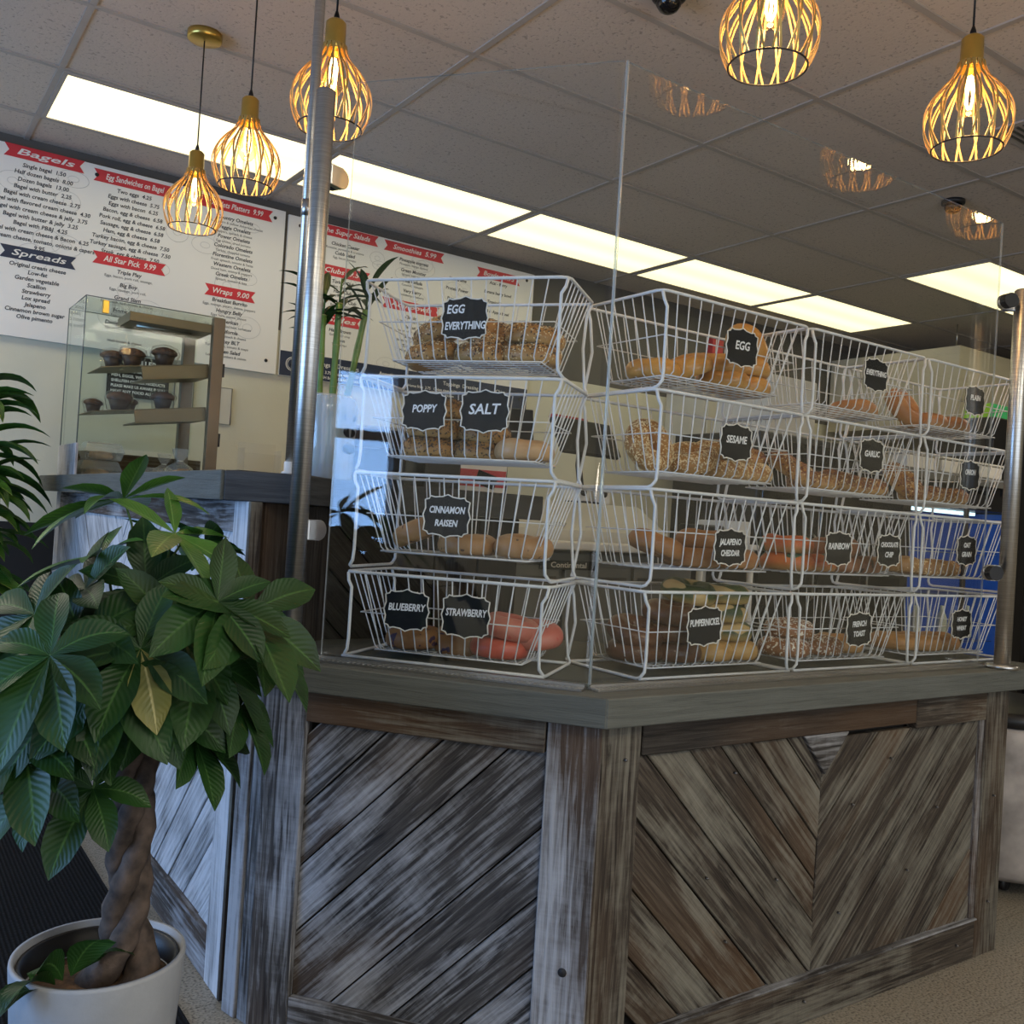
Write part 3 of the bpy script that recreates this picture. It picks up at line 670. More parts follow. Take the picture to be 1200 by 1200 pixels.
# ================================================================== WIRE BASKETS
def make_basket(name, W, H, D=0.268, base=False):
    if W < 0.5: D = 0.248
    t = bpy.data.objects.new(name, None); COL.objects.link(t); t.empty_display_size = 0.05; t['category'] = 'basket'
    R = 0.0038; c = 0.018
    def rr(z, x0, x1, y0, y1, c):
        return [(x0, y0+c, z), (x0, y1-c, z), (x0+c*0.3, y1-c*0.3, z), (x0+c, y1, z), (x1-c, y1, z), (x1-c*0.3, y1-c*0.3, z), (x1, y1-c, z), (x1, y0+c, z), (x1-c*0.3, y0+c*0.3, z), (x1-c, y0, z), (x0+c, y0, z), (x0+c*0.3, y0+c*0.3, z)]
    bm = BM(); tube(bm, rr(H, 0.002, W-0.002, 0, D, c), R, 8, closed=True); obj('rim', bm, 'white_wire', t)
    for sx in (0, 1):
        x = 0.006 if sx == 0 else W-0.006; k = 1 if sx == 0 else -1
        bm = BM()
        pts = [(x, 0.004, H-0.002), (x+k*0.003, 0.001, H-0.02), (x+k*0.012, 0.0, H-0.035), (x+k*0.012, 0.0, 0.045), (x+k*0.010, 0.0, 0.02), (x+k*0.002, 0.004, 0.008), (x, 0.015, 0.0042), (x, D-0.015, 0.0042), (x, D-0.003, 0.008), (x+k*0.006, D-0.002, 0.02), (x+k*0.012, D-0.015, H*0.5), (x+k*0.010, D-0.004, H-0.03), (x, D-0.003, H-0.002)]
        tube(bm, pts, R, 8)
        obj('leg_frame', bm, 'white_wire', t)
    if base:
        bm = BM()
        tube(bm, [(0.004, 0.001, 0.0042), (W-0.004, 0.001, 0.0042)], R, 8); obj('base_rail', bm, 'white_wire', t)
        bm = BM(); tube(bm, [(0.004, D-0.01, 0.0042), (W-0.004, D-0.01, 0.0042)], R, 8); obj('base_rail', bm, 'white_wire', t)
    # thin wire body
    bm = BM(); r = 0.0016; zb = H-0.176; i = 0.066; x0, x1, y0, y1 = i, W-i, 0.04, D-0.025; tx = 0.012
    nf = 12
    def lerp(a, b, t): return a+(b-a)*t
    for j in range(nf):
        f = (j+0.5)/nf; X0 = lerp(0.03, W-0.03, f); Xb = lerp(x0, x1, f)
        tube(bm, [(X0, 0.0, H), (Xb, y0-0.006, zb+0.010), (Xb, y0+0.006, zb), (Xb, y1, zb), (X0, D, H)], r, 5)
    ns = 7
    for j in range(ns):
        f = (j+0.5)/ns; Y = lerp(0.02, D-0.02, f); Yb = lerp(y0, y1, f)
        tube(bm, [(0.003, Y, H), (x0-0.006, Yb, zb+0.008), (x0+0.006, Yb, zb-0.002), (x1-0.006, Yb, zb-0.002), (x1+0.006, Yb, zb+0.008), (W-0.003, Y, H)], r, 5)
    f = 0.52
    tube(bm, [(lerp(0, x0, f), lerp(0, y0, f), lerp(H, zb, f)), (lerp(0, x0, f), lerp(D, y1, f), lerp(H, zb, f)), (lerp(W, x1, f), lerp(D, y1, f), lerp(H, zb, f)), (lerp(W, x1, f), lerp(0, y0, f), lerp(H, zb, f))], r, 5, closed=True)
    tube(bm, [(x0, y0, zb), (x0, y1, zb), (x1, y1, zb), (x1, y0, zb)], r*1.25, 5, closed=True)
    obj('wire_body', bm, 'white_wire', t)
    return t
HB, HU = 0.196, 0.2197
ANG = math.atan2(-0.783, 0.622)
COLS = {'L': (Vector((0.923, 1.986, 0)), U, NIN, 0.485, ANG), 'A': (Vector((1.423, 1.533, 0)), Vector((1, 0, 0)), Vector((0, 1, 0)), 0.507, 0),
        'B': (Vector((1.936, 1.533, 0)), Vector((1, 0, 0)), Vector((0, 1, 0)), 0.507, 0), 'C': (Vector((2.449, 1.533, 0)), Vector((1, 0, 0)), Vector((0, 1, 0)), 0.507, 0)}
def base_z(row): return CZT+0.0005 if row == 4 else 1.008+0.0042+(3-row)*HU
def rim_z(row): return base_z(row)+(HB if row == 4 else HU)
GRP = 'white wire stacking baskets of bagels'
BL = {('L', 1): 'white wire basket marked Egg Everything, topmost of the left stack', ('L', 2): 'white wire basket with Poppy and Salt signs, second from top in the left stack',
 ('L', 3): 'white wire basket marked Cinnamon Raisen, third from top in the left stack', ('L', 4): 'white wire basket with Blueberry and Strawberry signs, bottom of the left stack',
 ('A', 1): 'white wire basket marked Egg, topmost just right of the guard bend', ('A', 2): 'white wire basket marked Sesame, below the Egg basket', ('A', 3): 'white wire basket marked Jalapeno Cheddar', ('A', 4): 'white wire basket marked Pumpernickel, standing on the counter',
 ('B', 1): 'nearly empty white wire basket marked Everything', ('B', 2): 'white wire basket marked Garlic', ('B', 3): 'white wire basket with Rainbow and Chocolate Chip signs', ('B', 4): 'white wire basket marked French Toast, on the counter',
 ('C', 1): 'white wire basket marked Plain, topmost beside the right steel post', ('C', 2): 'white wire basket marked Onion', ('C', 3): 'white wire basket marked Oat Grain', ('C', 4): 'white wire basket marked Honey Wheat, at the lower right'}
protos = {}
for c in 'LABC':
    O, e, i_, W, ang = COLS[c]
    for row in (1, 2, 3, 4):
        key = (W, row == 4)
        if key not in protos:
            b = make_basket('wire_basket', W, HB if row == 4 else HU, base=(row == 4)); b['label'] = BL[(c, row)]; b['group'] = GRP
            b.location = (O.x, O.y, base_z(row)); b.rotation_euler = (0, 0, ang); protos[key] = b
        else: dup(protos[key], (O.x, O.y, base_z(row)), (0, 0, ang), BL[(c, row)], GRP)

# ---- chalkboard signs
def sign_outline(w, h, k=0.0):
    # scalloped plaque: ogee top and bottom centre, notched corners
    a, b = w/2+k, h/2+k; n = 0.010
    q = [(0, b+0.004), (0.012, b-0.001), (a*0.55, b-0.003), (a-n-0.004, b-0.001), (a-n, b-n*0.7), (a-0.001, b-n), (a-0.003, b*0.35), (a+0.002, 0.0)]
    q1 = q; q2 = [(x, -y) for x, y in reversed(q[:-1])]; q3 = [(-x, -y) for x, y in q[1:]]; q4 = [(-x, y) for x, y in reversed(q[1:-1])]
    return q1+q2+q3+q4
def sign(c, s, z, w, h, lines, label, tilt=0.0):
    O, e, i_, W, ang = COLS[c]; p = O+e*s-i_*0.008
    t = thing('chalkboard_sign', label, 'sign', (p.x, p.y, z), ang, 'small chalkboard name signs')
    M = frame_M((0, 0, 0), (1, 0, 0), (0, 0, 1)) @ Matrix.Rotation(tilt, 4, 'Z')
    bm = BM(); prism(bm, sign_outline(w, h), -0.002, 0.0015, M=M); obj('plaque', bm, 'black_board', t)
    bm = BM(); o = sign_outline(w, h, 0.0005); tube(bm, [M @ Vector((x, y, 0.0015)) for x, y in o], 0.0017, 5, closed=True); obj('border', bm, 'sign_white', t)
    bm = BM(); n = len(lines)
    for k, (tx, sz, dx, dy, wd) in enumerate(lines):
        text(bm, tx, sz, M @ Matrix.Translation((dx, dy, 0.0022)) @ Matrix.Rotation(0.03, 4, 'Z'), shear=0.18, width=wd, bold=0.0006, depth=0.0002)
    obj('chalk_lettering', bm, 'chalk_white', t)
    bm = BM(); tube(bm, [(-0.02, 0.002, h/2-0.006), (-0.02, 0.010, h/2), (-0.02, 0.012, h/2-0.02)], 0.0012, 5); tube(bm, [(0.02, 0.002, h/2-0.006), (0.02, 0.010, h/2), (0.02, 0.012, h/2-0.02)], 0.0012, 5); obj('hooks', bm, 'steel_plain', t)
SG = lambda a: 'small scalloped chalkboard reading '+a
sign('L', 0.253, 1.581, 0.104, 0.088, [('EGG', 0.027, -0.022, 0.019, 0.042), ('EVERYTHING', 0.024, 0.002, -0.017, 0.095)], SG('Egg Everything, on the top left basket'))
sign('L', 0.171, 1.375, 0.102, 0.082, [('POPPY', 0.024, 0.0, 0.004, 0.060)], SG('Poppy'))
sign('L', 0.313, 1.377, 0.108, 0.086, [('SALT', 0.032, -0.002, 0.004, 0.074)], SG('Salt'))
sign('L', 0.240, 1.144, 0.106, 0.086, [('CINNAMON', 0.021, 0.0, 0.013, 0.084), ('RAISEN', 0.020, 0.0, -0.016, 0.054)], SG('Cinnamon Raisen'), -0.02)
sign('L', 0.159, 0.930, 0.104, 0.084, [('BLUEBERRY', 0.022, 0.0, 0.006, 0.090)], SG('Blueberry'))
sign('L', 0.299, 0.929, 0.108, 0.088, [('STRAWBERRY', 0.022, 0.0, 0.007, 0.096)], SG('Strawberry'))
sign('A', 0.254, 1.580, 0.104, 0.082, [('EGG', 0.028, 0.0, 0.004, 0.050)], SG('Egg, on the basket right of the guard bend'))
sign('A', 0.253, 1.358, 0.104, 0.080, [('SESAME', 0.024, 0.0, 0.006, 0.070)], SG('Sesame'))
sign('A', 0.254, 1.113, 0.104, 0.080, [('JALAPENO', 0.020, 0.0, 0.012, 0.074), ('CHEDDAR', 0.019, 0.0, -0.014, 0.062)], SG('Jalapeno Cheddar'))
sign('A', 0.185, 0.930, 0.108, 0.084, [('PUMPERNICKEL', 0.022, 0.0, 0.008, 0.096)], SG('Pumpernickel'), 0.03)
sign('B', 0.260, 1.589, 0.100, 0.080, [('EVERYTHING', 0.020, 0.0, 0.004, 0.088)], SG('Everything, on the nearly empty basket'), -0.02)
sign('B', 0.262, 1.375, 0.100, 0.082, [('GARLIC', 0.022, 0.0, 0.004, 0.066)], SG('Garlic'))
sign('C', 0.232, 1.581, 0.100, 0.080, [('PLAIN', 0.022, 0.0, 0.008, 0.054)], SG('Plain'))
sign('C', 0.227, 1.361, 0.100, 0.080, [('ONION', 0.022, 0.0, 0.008, 0.056)], SG('Onion'))
sign('B', 0.145, 1.124, 0.104, 0.082, [('RAINBOW', 0.023, 0.0, 0.006, 0.088)], SG('Rainbow'))
sign('B', 0.363, 1.127, 0.100, 0.082, [('CHOCOLATE', 0.018, 0.0, 0.015, 0.078), ('CHIP', 0.020, 0.0, -0.012, 0.038)], SG('Chocolate Chip'))
sign('C', 0.232, 1.140, 0.100, 0.082, [('OAT', 0.020, 0.0, 0.015, 0.036), ('GRAIN', 0.020, 0.0, -0.012, 0.052)], SG('Oat Grain'))
sign('B', 0.251, 0.915, 0.104, 0.084, [('FRENCH', 0.020, 0.0, 0.014, 0.060), ('TOAST', 0.020, 0.0, -0.012, 0.050)], SG('French Toast'), 0.03)
sign('C', 0.227, 0.924, 0.100, 0.080, [('HONEY', 0.018, 0.0, 0.014, 0.052), ('WHEAT', 0.018, 0.0, -0.012, 0.050)], SG('Honey Wheat'))

# ---- bagels
def bagel_mesh(seed, R=0.0405, r=0.0285, hz=0.97, n=36, m=18, split=False):
    rnd = random.Random(seed); ph = [rnd.uniform(0, 6.28) for _ in range(5)]
    bm = BM(); grid = []
    def pt(a, b, off=0.0):
        lump = 1+0.05*math.sin(2*a+ph[0])+0.04*math.sin(3*a+ph[1])+0.02*math.sin(5*a+ph[2])
        rr = r*lump+off; Rl = R*(1+0.03*math.sin(2*a+ph[3]))
        x = Rl+rr*math.cos(b); z = rr*math.sin(b)*hz
        if z < -r*0.62*hz: z = -r*0.62*hz + (z+r*0.62*hz)*0.25
        return Vector((x*math.cos(a), x*math.sin(a), z))
    for i in range(n):
        grid.append([bm.verts.new(pt(2*PI*i/n, 2*PI*j/m)) for j in range(m)])
    for i in range(n):
        for j in range(m):
            f = bm.faces.new([grid[i][j], grid[(i+1) % n][j], grid[(i+1) % n][(j+1) % m], grid[i][(j+1) % m]]); f.smooth = True
    return bm, pt
def seeds(pt, seed, count, size):
    rnd = random.Random(seed+99); bm = BM()
    for _ in range(count):
        a = rnd.uniform(0, 2*PI); b = rnd.gauss(0.80, 0.72)
        p = pt(a, b, size*0.15); c = pt(a, b, size); nrm = (c-p).normalized()
        q = nrm.to_track_quat('Z', 'Y').to_matrix().to_4x4() @ Matrix.Rotation(rnd.uniform(0, 6.28), 4, 'Z')
        M = Matrix.Translation(p) @ q; s = size*rnd.uniform(0.7, 1.2)
        vs = [bm.verts.new(M @ Vector(v)) for v in ((s, 0, 0), (0, s*0.5, 0), (-s, 0, 0), (0, -s*0.5, 0), (0, 0, s*0.4))]
        for k in range(4): bm.faces.new([vs[k], vs[(k+1) % 4], vs[4]])
    return bm
KIND = {  # kind: (material, seed material(s), seed count, size)
 'eggevery': ('bagel_golden', [('seed_dark', 420), ('seed_sesame', 330)], 0.0034), 'poppy': ('bagel_golden', [('seed_dark', 800)], 0.0032),
 'salt': ('bagel_salt', [], 0), 'raisin': ('bagel_raisin', [], 0), 'blue': ('bagel_blueberry', [], 0), 'straw': ('bagel_strawberry', [], 0), 'strawp': ('bagel_strawberry_pale', [], 0),
 'egg': ('bagel_egg', [], 0), 'sesame': ('bagel_golden', [('seed_sesame', 900)], 0.0034), 'jala': ('bagel_brown', [], 0), 'pump': ('bagel_pumpernickel', [], 0),
 'spin': ('bagel_spinach', [], 0), 'corn': ('bagel_corn', [], 0), 'plain': ('bagel_plain', [], 0), 'every': ('bagel_golden', [('seed_red', 620), ('seed_sesame', 170)], 0.0038),
 'rain': ('bagel_rainbow', [], 0), 'choc': ('bagel_chocolate', [], 0), 'oat': ('bagel_oat', [], 0), 'wheat': ('bagel_wheat', [], 0), 'toast': ('bagel_toast', [('dusting', 420)], 0.0028)}
bproto = {}
def bagel(c, row, kind, s, d, h, label, tx=0, ty=0, rz=None):
    O, e, i_, W, ang = COLS[c]
    zf = rim_z(row)-0.176+0.0016+0.0285*0.62*0.97+0.004
    d = 0.115+(min(d, 0.22)-0.10)*0.30
    p = O+e*s+i_*d; loc = (p.x, p.y, zf+h)
    rz = random.uniform(0, 6.28) if rz is None else rz
    rot = (Matrix.Rotation(ang, 3, 'Z') @ Matrix.Rotation(ty, 3, 'Y') @ Matrix.Rotation(tx, 3, 'X') @ Matrix.Rotation(rz, 3, 'Z')).to_euler()
    var = random.randint(0, 1); key = (kind, var)
    gname = {'L1': 'Egg Everything', 'L2': 'Poppy and Salt', 'L3': 'Cinnamon Raisen', 'L4': 'Blueberry and Strawberry', 'A1': 'Egg', 'A2': 'Sesame', 'A3': 'Jalapeno Cheddar', 'A4': 'Pumpernickel', 'B1': 'Everything', 'B2': 'Garlic', 'B3': 'Rainbow and Chocolate Chip', 'B4': 'French Toast', 'C1': 'Plain', 'C2': 'Onion', 'C3': 'Oat Grain', 'C4': 'Honey Wheat'}[c+str(row)]
    grp = 'bagels in the '+gname+' basket'
    if key not in bproto:
        mt, sd, sz = KIND[kind]; seed = hash_(kind)+var*17
        bm, pt = bagel_mesh(seed); t = obj('bagel', bm, mt); tag(t, label, 'bagel', grp)
        for k, (sm, cnt_) in enumerate(sd):
            so = obj('seed_topping', seeds(pt, seed+k*31, cnt_, sz), sm, t); so['kind'] = 'stuff'
        t.location = loc; t.rotation_euler = rot; bproto[key] = t
    else: dup(bproto[key], loc, rot, label, grp)
def hash_(s): return sum(ord(ch)*(i+3) for i, ch in enumerate(s)) % 1000
T = 0.0455
# L1 egg everything
bagel('L', 1, 'eggevery', 0.135, 0.11, 0.0, 'seeded golden bagel at the bottom left of the Egg Everything basket', 0.0, -0.25)
bagel('L', 1, 'eggevery', 0.145, 0.13, T+0.012, 'seeded golden bagel leaning on top at the left of the Egg Everything basket', 0.1, -0.45)
bagel('L', 1, 'eggevery', 0.262, 0.11, 0.0, 'seeded golden bagel under the Egg Everything sign, bottom centre', 0, 0)
bagel('L', 1, 'eggevery', 0.272, 0.215, T+0.004, 'seeded golden bagel tilted behind the Egg Everything sign', 0.5, 0.35)
bagel('L', 1, 'eggevery', 0.375, 0.12, 0.0, 'seeded golden bagel at the bottom right of the Egg Everything basket')
bagel('L', 1, 'eggevery', 0.378, 0.13, T, 'seeded golden bagel on top at the right of the Egg Everything basket', 0.0, 0.12)
# L2
bagel('L', 2, 'poppy', 0.145, 0.12, 0.0, 'poppy seed bagel at the bottom of the stack behind the Poppy sign', 0, 0)
bagel('L', 2, 'poppy', 0.150, 0.125, T, 'poppy seed bagel in the middle of the stack behind the Poppy sign', 0, 0.03)
bagel('L', 2, 'poppy', 0.145, 0.13, 2*T, 'poppy seed bagel on top of the stack behind the Poppy sign', 0, -0.05)
bagel('L', 2, 'poppy', 0.255, 0.20, 0.0, 'dark poppy seed bagel between the Poppy and Salt signs, at the bottom', 0, 0)
bagel('L', 2, 'poppy', 0.262, 0.20, T, 'dark poppy seed bagel resting on another between the Poppy and Salt signs', 0.1, 0.1)
bagel('L', 2, 'salt', 0.372, 0.11, 0.002, 'pale golden bagel with rough top below the Salt sign', 0.0, 0.0)
# L3
bagel('L', 3, 'raisin', 0.128, 0.14, 0.028, 'tan bagel tilted at the left end of the Cinnamon Raisen basket', 0.1, -0.42)
bagel('L', 3, 'raisin', 0.250, 0.11, 0.0, 'tan bagel lying below the Cinnamon Raisen sign')
bagel('L', 3, 'raisin', 0.382, 0.12, 0.004, 'large pale raisin bagel at the right end of the Cinnamon Raisen basket', 0.08, 0)
# L4
bagel('L', 4, 'blue', 0.130, 0.12, 0.0, 'brown bagel at the left of the Blueberry basket')
bagel('L', 4, 'blue', 0.240, 0.20, 0.006, 'brown bagel between the Blueberry and Strawberry signs', 0.5, 0)
bagel('L', 4, 'straw', 0.345, 0.09, 0.0, 'glossy red bagel at the front bottom of the Strawberry side')
bagel('L', 4, 'strawp', 0.365, 0.105, T, 'pink-red bagel stacked on top beside the Strawberry sign', 0, 0.15)
bagel('L', 4, 'strawp', 0.410, 0.235, 0.03, 'pink-red bagel at the far right of the Strawberry side', 0.2, 0)
# A1 egg
bagel('A', 1, 'egg', 0.120, 0.20, 0.0, 'yellow egg bagel lying flat at the left of the Egg basket')
bagel('A', 1, 'egg', 0.205, 0.14, 0.020, 'yellow egg bagel tilted up left of the Egg sign', 0.0, -0.38)
bagel('A', 1, 'egg', 0.330, 0.11, 0.0, 'yellow egg bagel at the bottom below the Egg sign')
bagel('A', 1, 'egg', 0.325, 0.15, T, 'yellow egg bagel stacked left below the Egg sign', 0.1, -0.1)
bagel('A', 1, 'egg', 0.425, 0.16, 0.0, 'yellow egg bagel at the bottom right of the Egg basket')
bagel('A', 1, 'egg', 0.418, 0.17, T, 'yellow egg bagel in the middle of the right stack of the Egg basket')
bagel('A', 1, 'egg', 0.440, 0.20, 2*T+0.02, 'yellow egg bagel standing on edge at the right of the Egg basket', 0.3, 0.9)
# A2 sesame
bagel('A', 2, 'sesame', 0.105, 0.14, 0.042, 'sesame bagel standing upright with its hole showing, left end of the Sesame basket', 1.15, 0.1)
bagel('A', 2, 'sesame', 0.235, 0.12, 0.022, 'sesame bagel tilted up left of the Sesame sign', 0.25, -0.35)
bagel('A', 2, 'sesame', 0.345, 0.12, 0.0, 'sesame bagel at the bottom below the Sesame sign')
bagel('A', 2, 'sesame', 0.350, 0.14, T, 'sesame bagel stacked directly behind the Sesame sign', 0, 0.08)
bagel('A', 2, 'sesame', 0.440, 0.14, 0.0, 'sesame bagel at the bottom right of the Sesame basket')
bagel('A', 2, 'every', 0.445, 0.25, T+0.006, 'reddish seeded bagel leaning on top at the right end of the Sesame basket', 0.3, 0.2)
# A3
bagel('A', 3, 'jala', 0.155, 0.17, 0.026, 'brown bagel tilted at the left of the Jalapeno Cheddar basket', 0.1, 0.30)
bagel('A', 3, 'jala', 0.260, 0.12, 0.0, 'brown bagel left below the Jalapeno Cheddar sign')
bagel('A', 3, 'jala', 0.330, 0.22, T, 'reddish brown bagel resting on top, just left of the Jalapeno Cheddar sign', 0, 0)
bagel('A', 3, 'jala', 0.400, 0.11, 0.0, 'brown bagel at the right of the Jalapeno Cheddar basket')
# A4
bagel('A', 4, 'pump', 0.115, 0.20, 0.0, 'dark brown bagel at the bottom left of the Pumpernickel basket')
bagel('A', 4, 'pump', 0.115, 0.20, T, 'dark brown bagel on top of the left pile of the Pumpernickel basket', 0.35, 0)
bagel('A', 4, 'pump', 0.220, 0.115, 0.0, 'dark brown bagel at the bottom of the tallest Pumpernickel pile')
bagel('A', 4, 'pump', 0.215, 0.125, T, 'dark brown bagel in the middle of the tallest Pumpernickel pile')
bagel('A', 4, 'pump', 0.210, 0.135, 2*T, 'dark brown bagel on top of the tallest Pumpernickel pile', 0.12, 0)
bagel('A', 4, 'corn', 0.325, 0.10, 0.0, 'yellow-brown bagel at the bottom below the Pumpernickel sign')
bagel('A', 4, 'corn', 0.420, 0.12, 0.0, 'yellow-brown bagel at the bottom right of the Pumpernickel basket')
bagel('A', 4, 'spin', 0.400, 0.15, T, 'dark green spinach bagel second from the bottom on the right pile')
bagel('A', 4, 'spin', 0.385, 0.16, 2*T, 'tan and green bagel third from the bottom on the right pile')
bagel('A', 4, 'spin', 0.395, 0.17, 3*T, 'tan and green bagel topmost on the right pile of the Pumpernickel basket')
bagel('A', 4, 'spin', 0.290, 0.235, 3*T+0.004, 'green bagel high up above the Pumpernickel sign', 0.2, 0)
# B1
bagel('B', 1, 'plain', 0.390, 0.21, 0.0, 'orange-brown bagel at the right of the Everything basket')
# B2
bagel('B', 2, 'every', 0.110, 0.14, 0.030, 'large seeded bagel tilted at the left of the Garlic basket', 0.5, 0.25)
bagel('B', 2, 'every', 0.215, 0.18, 0.0, 'seeded bagel lying low left of the Garlic sign')
bagel('B', 2, 'every', 0.330, 0.15, 0.010, 'seeded golden bagel below the Garlic sign', 0.2, 0.1)
bagel('B', 2, 'every', 0.435, 0.17, 0.0, 'seeded bagel at the right of the Garlic basket')
# B3
bagel('B', 3, 'rain', 0.105, 0.12, 0.0, 'orange and green bagel at the bottom left of the Rainbow basket')
bagel('B', 3, 'rain', 0.105, 0.13, T, 'bright orange bagel on top at the left of the Rainbow sign')
bagel('B', 3, 'rain', 0.205, 0.13, 0.0, 'orange and green bagel below the Rainbow sign')
bagel('B', 3, 'choc', 0.310, 0.11, 0.0, 'brown chocolate chip bagel at the bottom between the Rainbow and Chocolate Chip signs')
bagel('B', 3, 'choc', 0.300, 0.12, T, 'brown chocolate chip bagel on top between the Rainbow and Chocolate Chip signs')
bagel('B', 3, 'choc', 0.415, 0.14, 0.0, 'brown chocolate chip bagel below the Chocolate Chip sign')
# B4
bagel('B', 4, 'toast', 0.110, 0.11, 0.0, 'dusted brown bagel at the bottom left of the French Toast basket')
bagel('B', 4, 'toast', 0.150, 0.17, T, 'dusted brown bagel on top at the left of the French Toast basket')
bagel('B', 4, 'toast', 0.255, 0.13, 0.0, 'dusted brown bagel below the French Toast sign')
bagel('B', 4, 'wheat', 0.380, 0.20, 0.0, 'plain brown bagel at the right of the French Toast basket')
# C1
bagel('C', 1, 'plain', 0.100, 0.17, 0.034, 'orange-brown bagel leaning high at the left of the Plain basket', 0.95, 0.2)
bagel('C', 1, 'plain', 0.205, 0.16, 0.0, 'orange-brown bagel lying left below the Plain sign')
bagel('C', 1, 'plain', 0.310, 0.13, 0.0, 'orange-brown bagel lying right below the Plain sign')
# C2
bagel('C', 2, 'every', 0.105, 0.14, 0.034, 'large onion seeded bagel leaning at the left of the Onion basket', 0.8, 0.2)
bagel('C', 2, 'every', 0.215, 0.15, 0.0, 'onion seeded bagel left below the Onion sign')
bagel('C', 2, 'every', 0.320, 0.13, 0.0, 'onion seeded bagel right below the Onion sign')
# C3
bagel('C', 3, 'oat', 0.105, 0.15, 0.006, 'oat covered bagel at the left of the Oat Grain basket')
bagel('C', 3, 'oat', 0.205, 0.12, 0.0, 'oat covered bagel second from the left in the Oat Grain basket')
bagel('C', 3, 'oat', 0.310, 0.14, 0.0, 'oat covered bagel right below the Oat Grain sign')
# C4
bagel('C', 4, 'wheat', 0.110, 0.15, 0.004, 'golden brown bagel at the left of the Honey Wheat basket')
bagel('C', 4, 'wheat', 0.215, 0.12, 0.0, 'golden brown bagel left below the Honey Wheat sign')
bagel('C', 4, 'wheat', 0.325, 0.13, 0.0, 'golden brown bagel right below the Honey Wheat sign')

# ================================================================== PENDANTS
def make_pendant():
    # origin at the cage's widest level; ceiling distance handled by the cord length
    t = bpy.data.objects.new('pendant_lamp', None); COL.objects.link(t); t['category'] = 'pendant lamp'; t['group'] = 'gold cage pendant lamps'
    prof = [(0.030, 0.128), (0.033, 0.112), (0.046, 0.086), (0.074, 0.055), (0.097, 0.018), (0.104, -0.018), (0.098, -0.055), (0.083, -0.090)]
    def pr(u):
        u = u*(len(prof)-1); i = min(int(u), len(prof)-2); f = u-i
        p0 = prof[max(i-1, 0)]; p1 = prof[i]; p2 = prof[i+1]; p3 = prof[min(i+2, len(prof)-1)]
        cr = lambda a, b, c, d: 0.5*((2*b)+(-a+c)*f+(2*a-5*b+4*c-d)*f*f+(-a+3*b-3*c+d)*f**3)
        return cr(p0[0], p1[0], p2[0], p3[0]), cr(p0[1], p1[1], p2[1], p3[1])
    bm = BM(); n = 32; K = 18
    for k in range(n):
        for sgn in ((1,) if k % 1 == 0 else ()):
            a0 = 2*PI*k/n; pts = []
            for i in range(K+1):
                u = i/K; r, z = pr(u); wv = (0.16*math.sin(PI*u*1.0))*(1 if k % 2 else -1)
                pts.append((r, a0+wv, z))
            # flat strips like bent laths
            L0, L1 = [], []
            for (r, a, z) in pts:
                w = 0.0023/max(r, 0.02)
                L0.append([bm.verts.new(((r+q)*math.cos(a+s_), (r+q)*math.sin(a+s_), z)) for s_, q in ((-w, 0), (w, 0), (w, 0.003), (-w, 0.003))])
            for A_, B_ in zip(L0, L0[1:]):
                for j in range(4):
                    f_ = bm.faces.new([A_[j], B_[j], B_[(j+1) % 4], A_[(j+1) % 4]]); f_.material_index = 1 if j == 2 else 0
    bmesh.ops.recalc_face_normals(bm, faces=bm.faces)
    obj('cage', bm, ['gold_bar', 'gold_dark'], t)
    bm = BM(); tube(bm, [(0.083*math.cos(a), 0.083*math.sin(a), -0.090) for a in [2*PI*i/36 for i in range(36)]], 0.0022, 6, closed=True); obj('cage_ring', bm, 'black_plastic', t)
    bm = BM(); lathe(bm, [(0.0, 0.196), (0.020, 0.195), (0.0265, 0.188), (0.0275, 0.13), (0.033, 0.112), (0.030, 0.112), (0.024, 0.125), (0.0, 0.125)], 28); obj('socket', bm, 'brass', t)
    bm = BM(); lathe(bm, [(0.012, 0.124), (0.013, 0.10), (0.024, 0.07), (0.031, 0.04), (0.028, 0.015), (0.015, -0.003), (0, -0.006)], 20); b = obj('bulb', bm, 'bulb_glass', t)
    bm = BM()
    for k in range(4):
        a = k*PI/2; tube(bm, [(0.004*math.cos(a), 0.004*math.sin(a), 0.095), (0.010*math.cos(a), 0.010*math.sin(a), 0.07), (0.010*math.cos(a+0.7), 0.010*math.sin(a+0.7), 0.03), (0.004*math.cos(a), 0.004*math.sin(a), 0.012)], 0.0028, 6)
    obj('filament', bm, 'filament', b)
    return t
pend = make_pendant()
PP = [(0.955, 3.563, 2.235, 'gold cage pendant farthest back, hanging lowest in front of the menu board'), (0.955, 2.985, 2.240, 'gold cage pendant second from the left, crossing the long ceiling light'),
      (0.965, 2.350, 2.235, 'gold cage pendant behind the steel pole'), (1.545, 1.38, 2.235, 'gold cage pendant cut by the top edge, right of centre'), (2.235, 1.33, 2.235, 'gold cage pendant at the upper right on a black cord'), (2.86, 1.33, 2.235, 'gold cage pendant just cut by the right edge')]
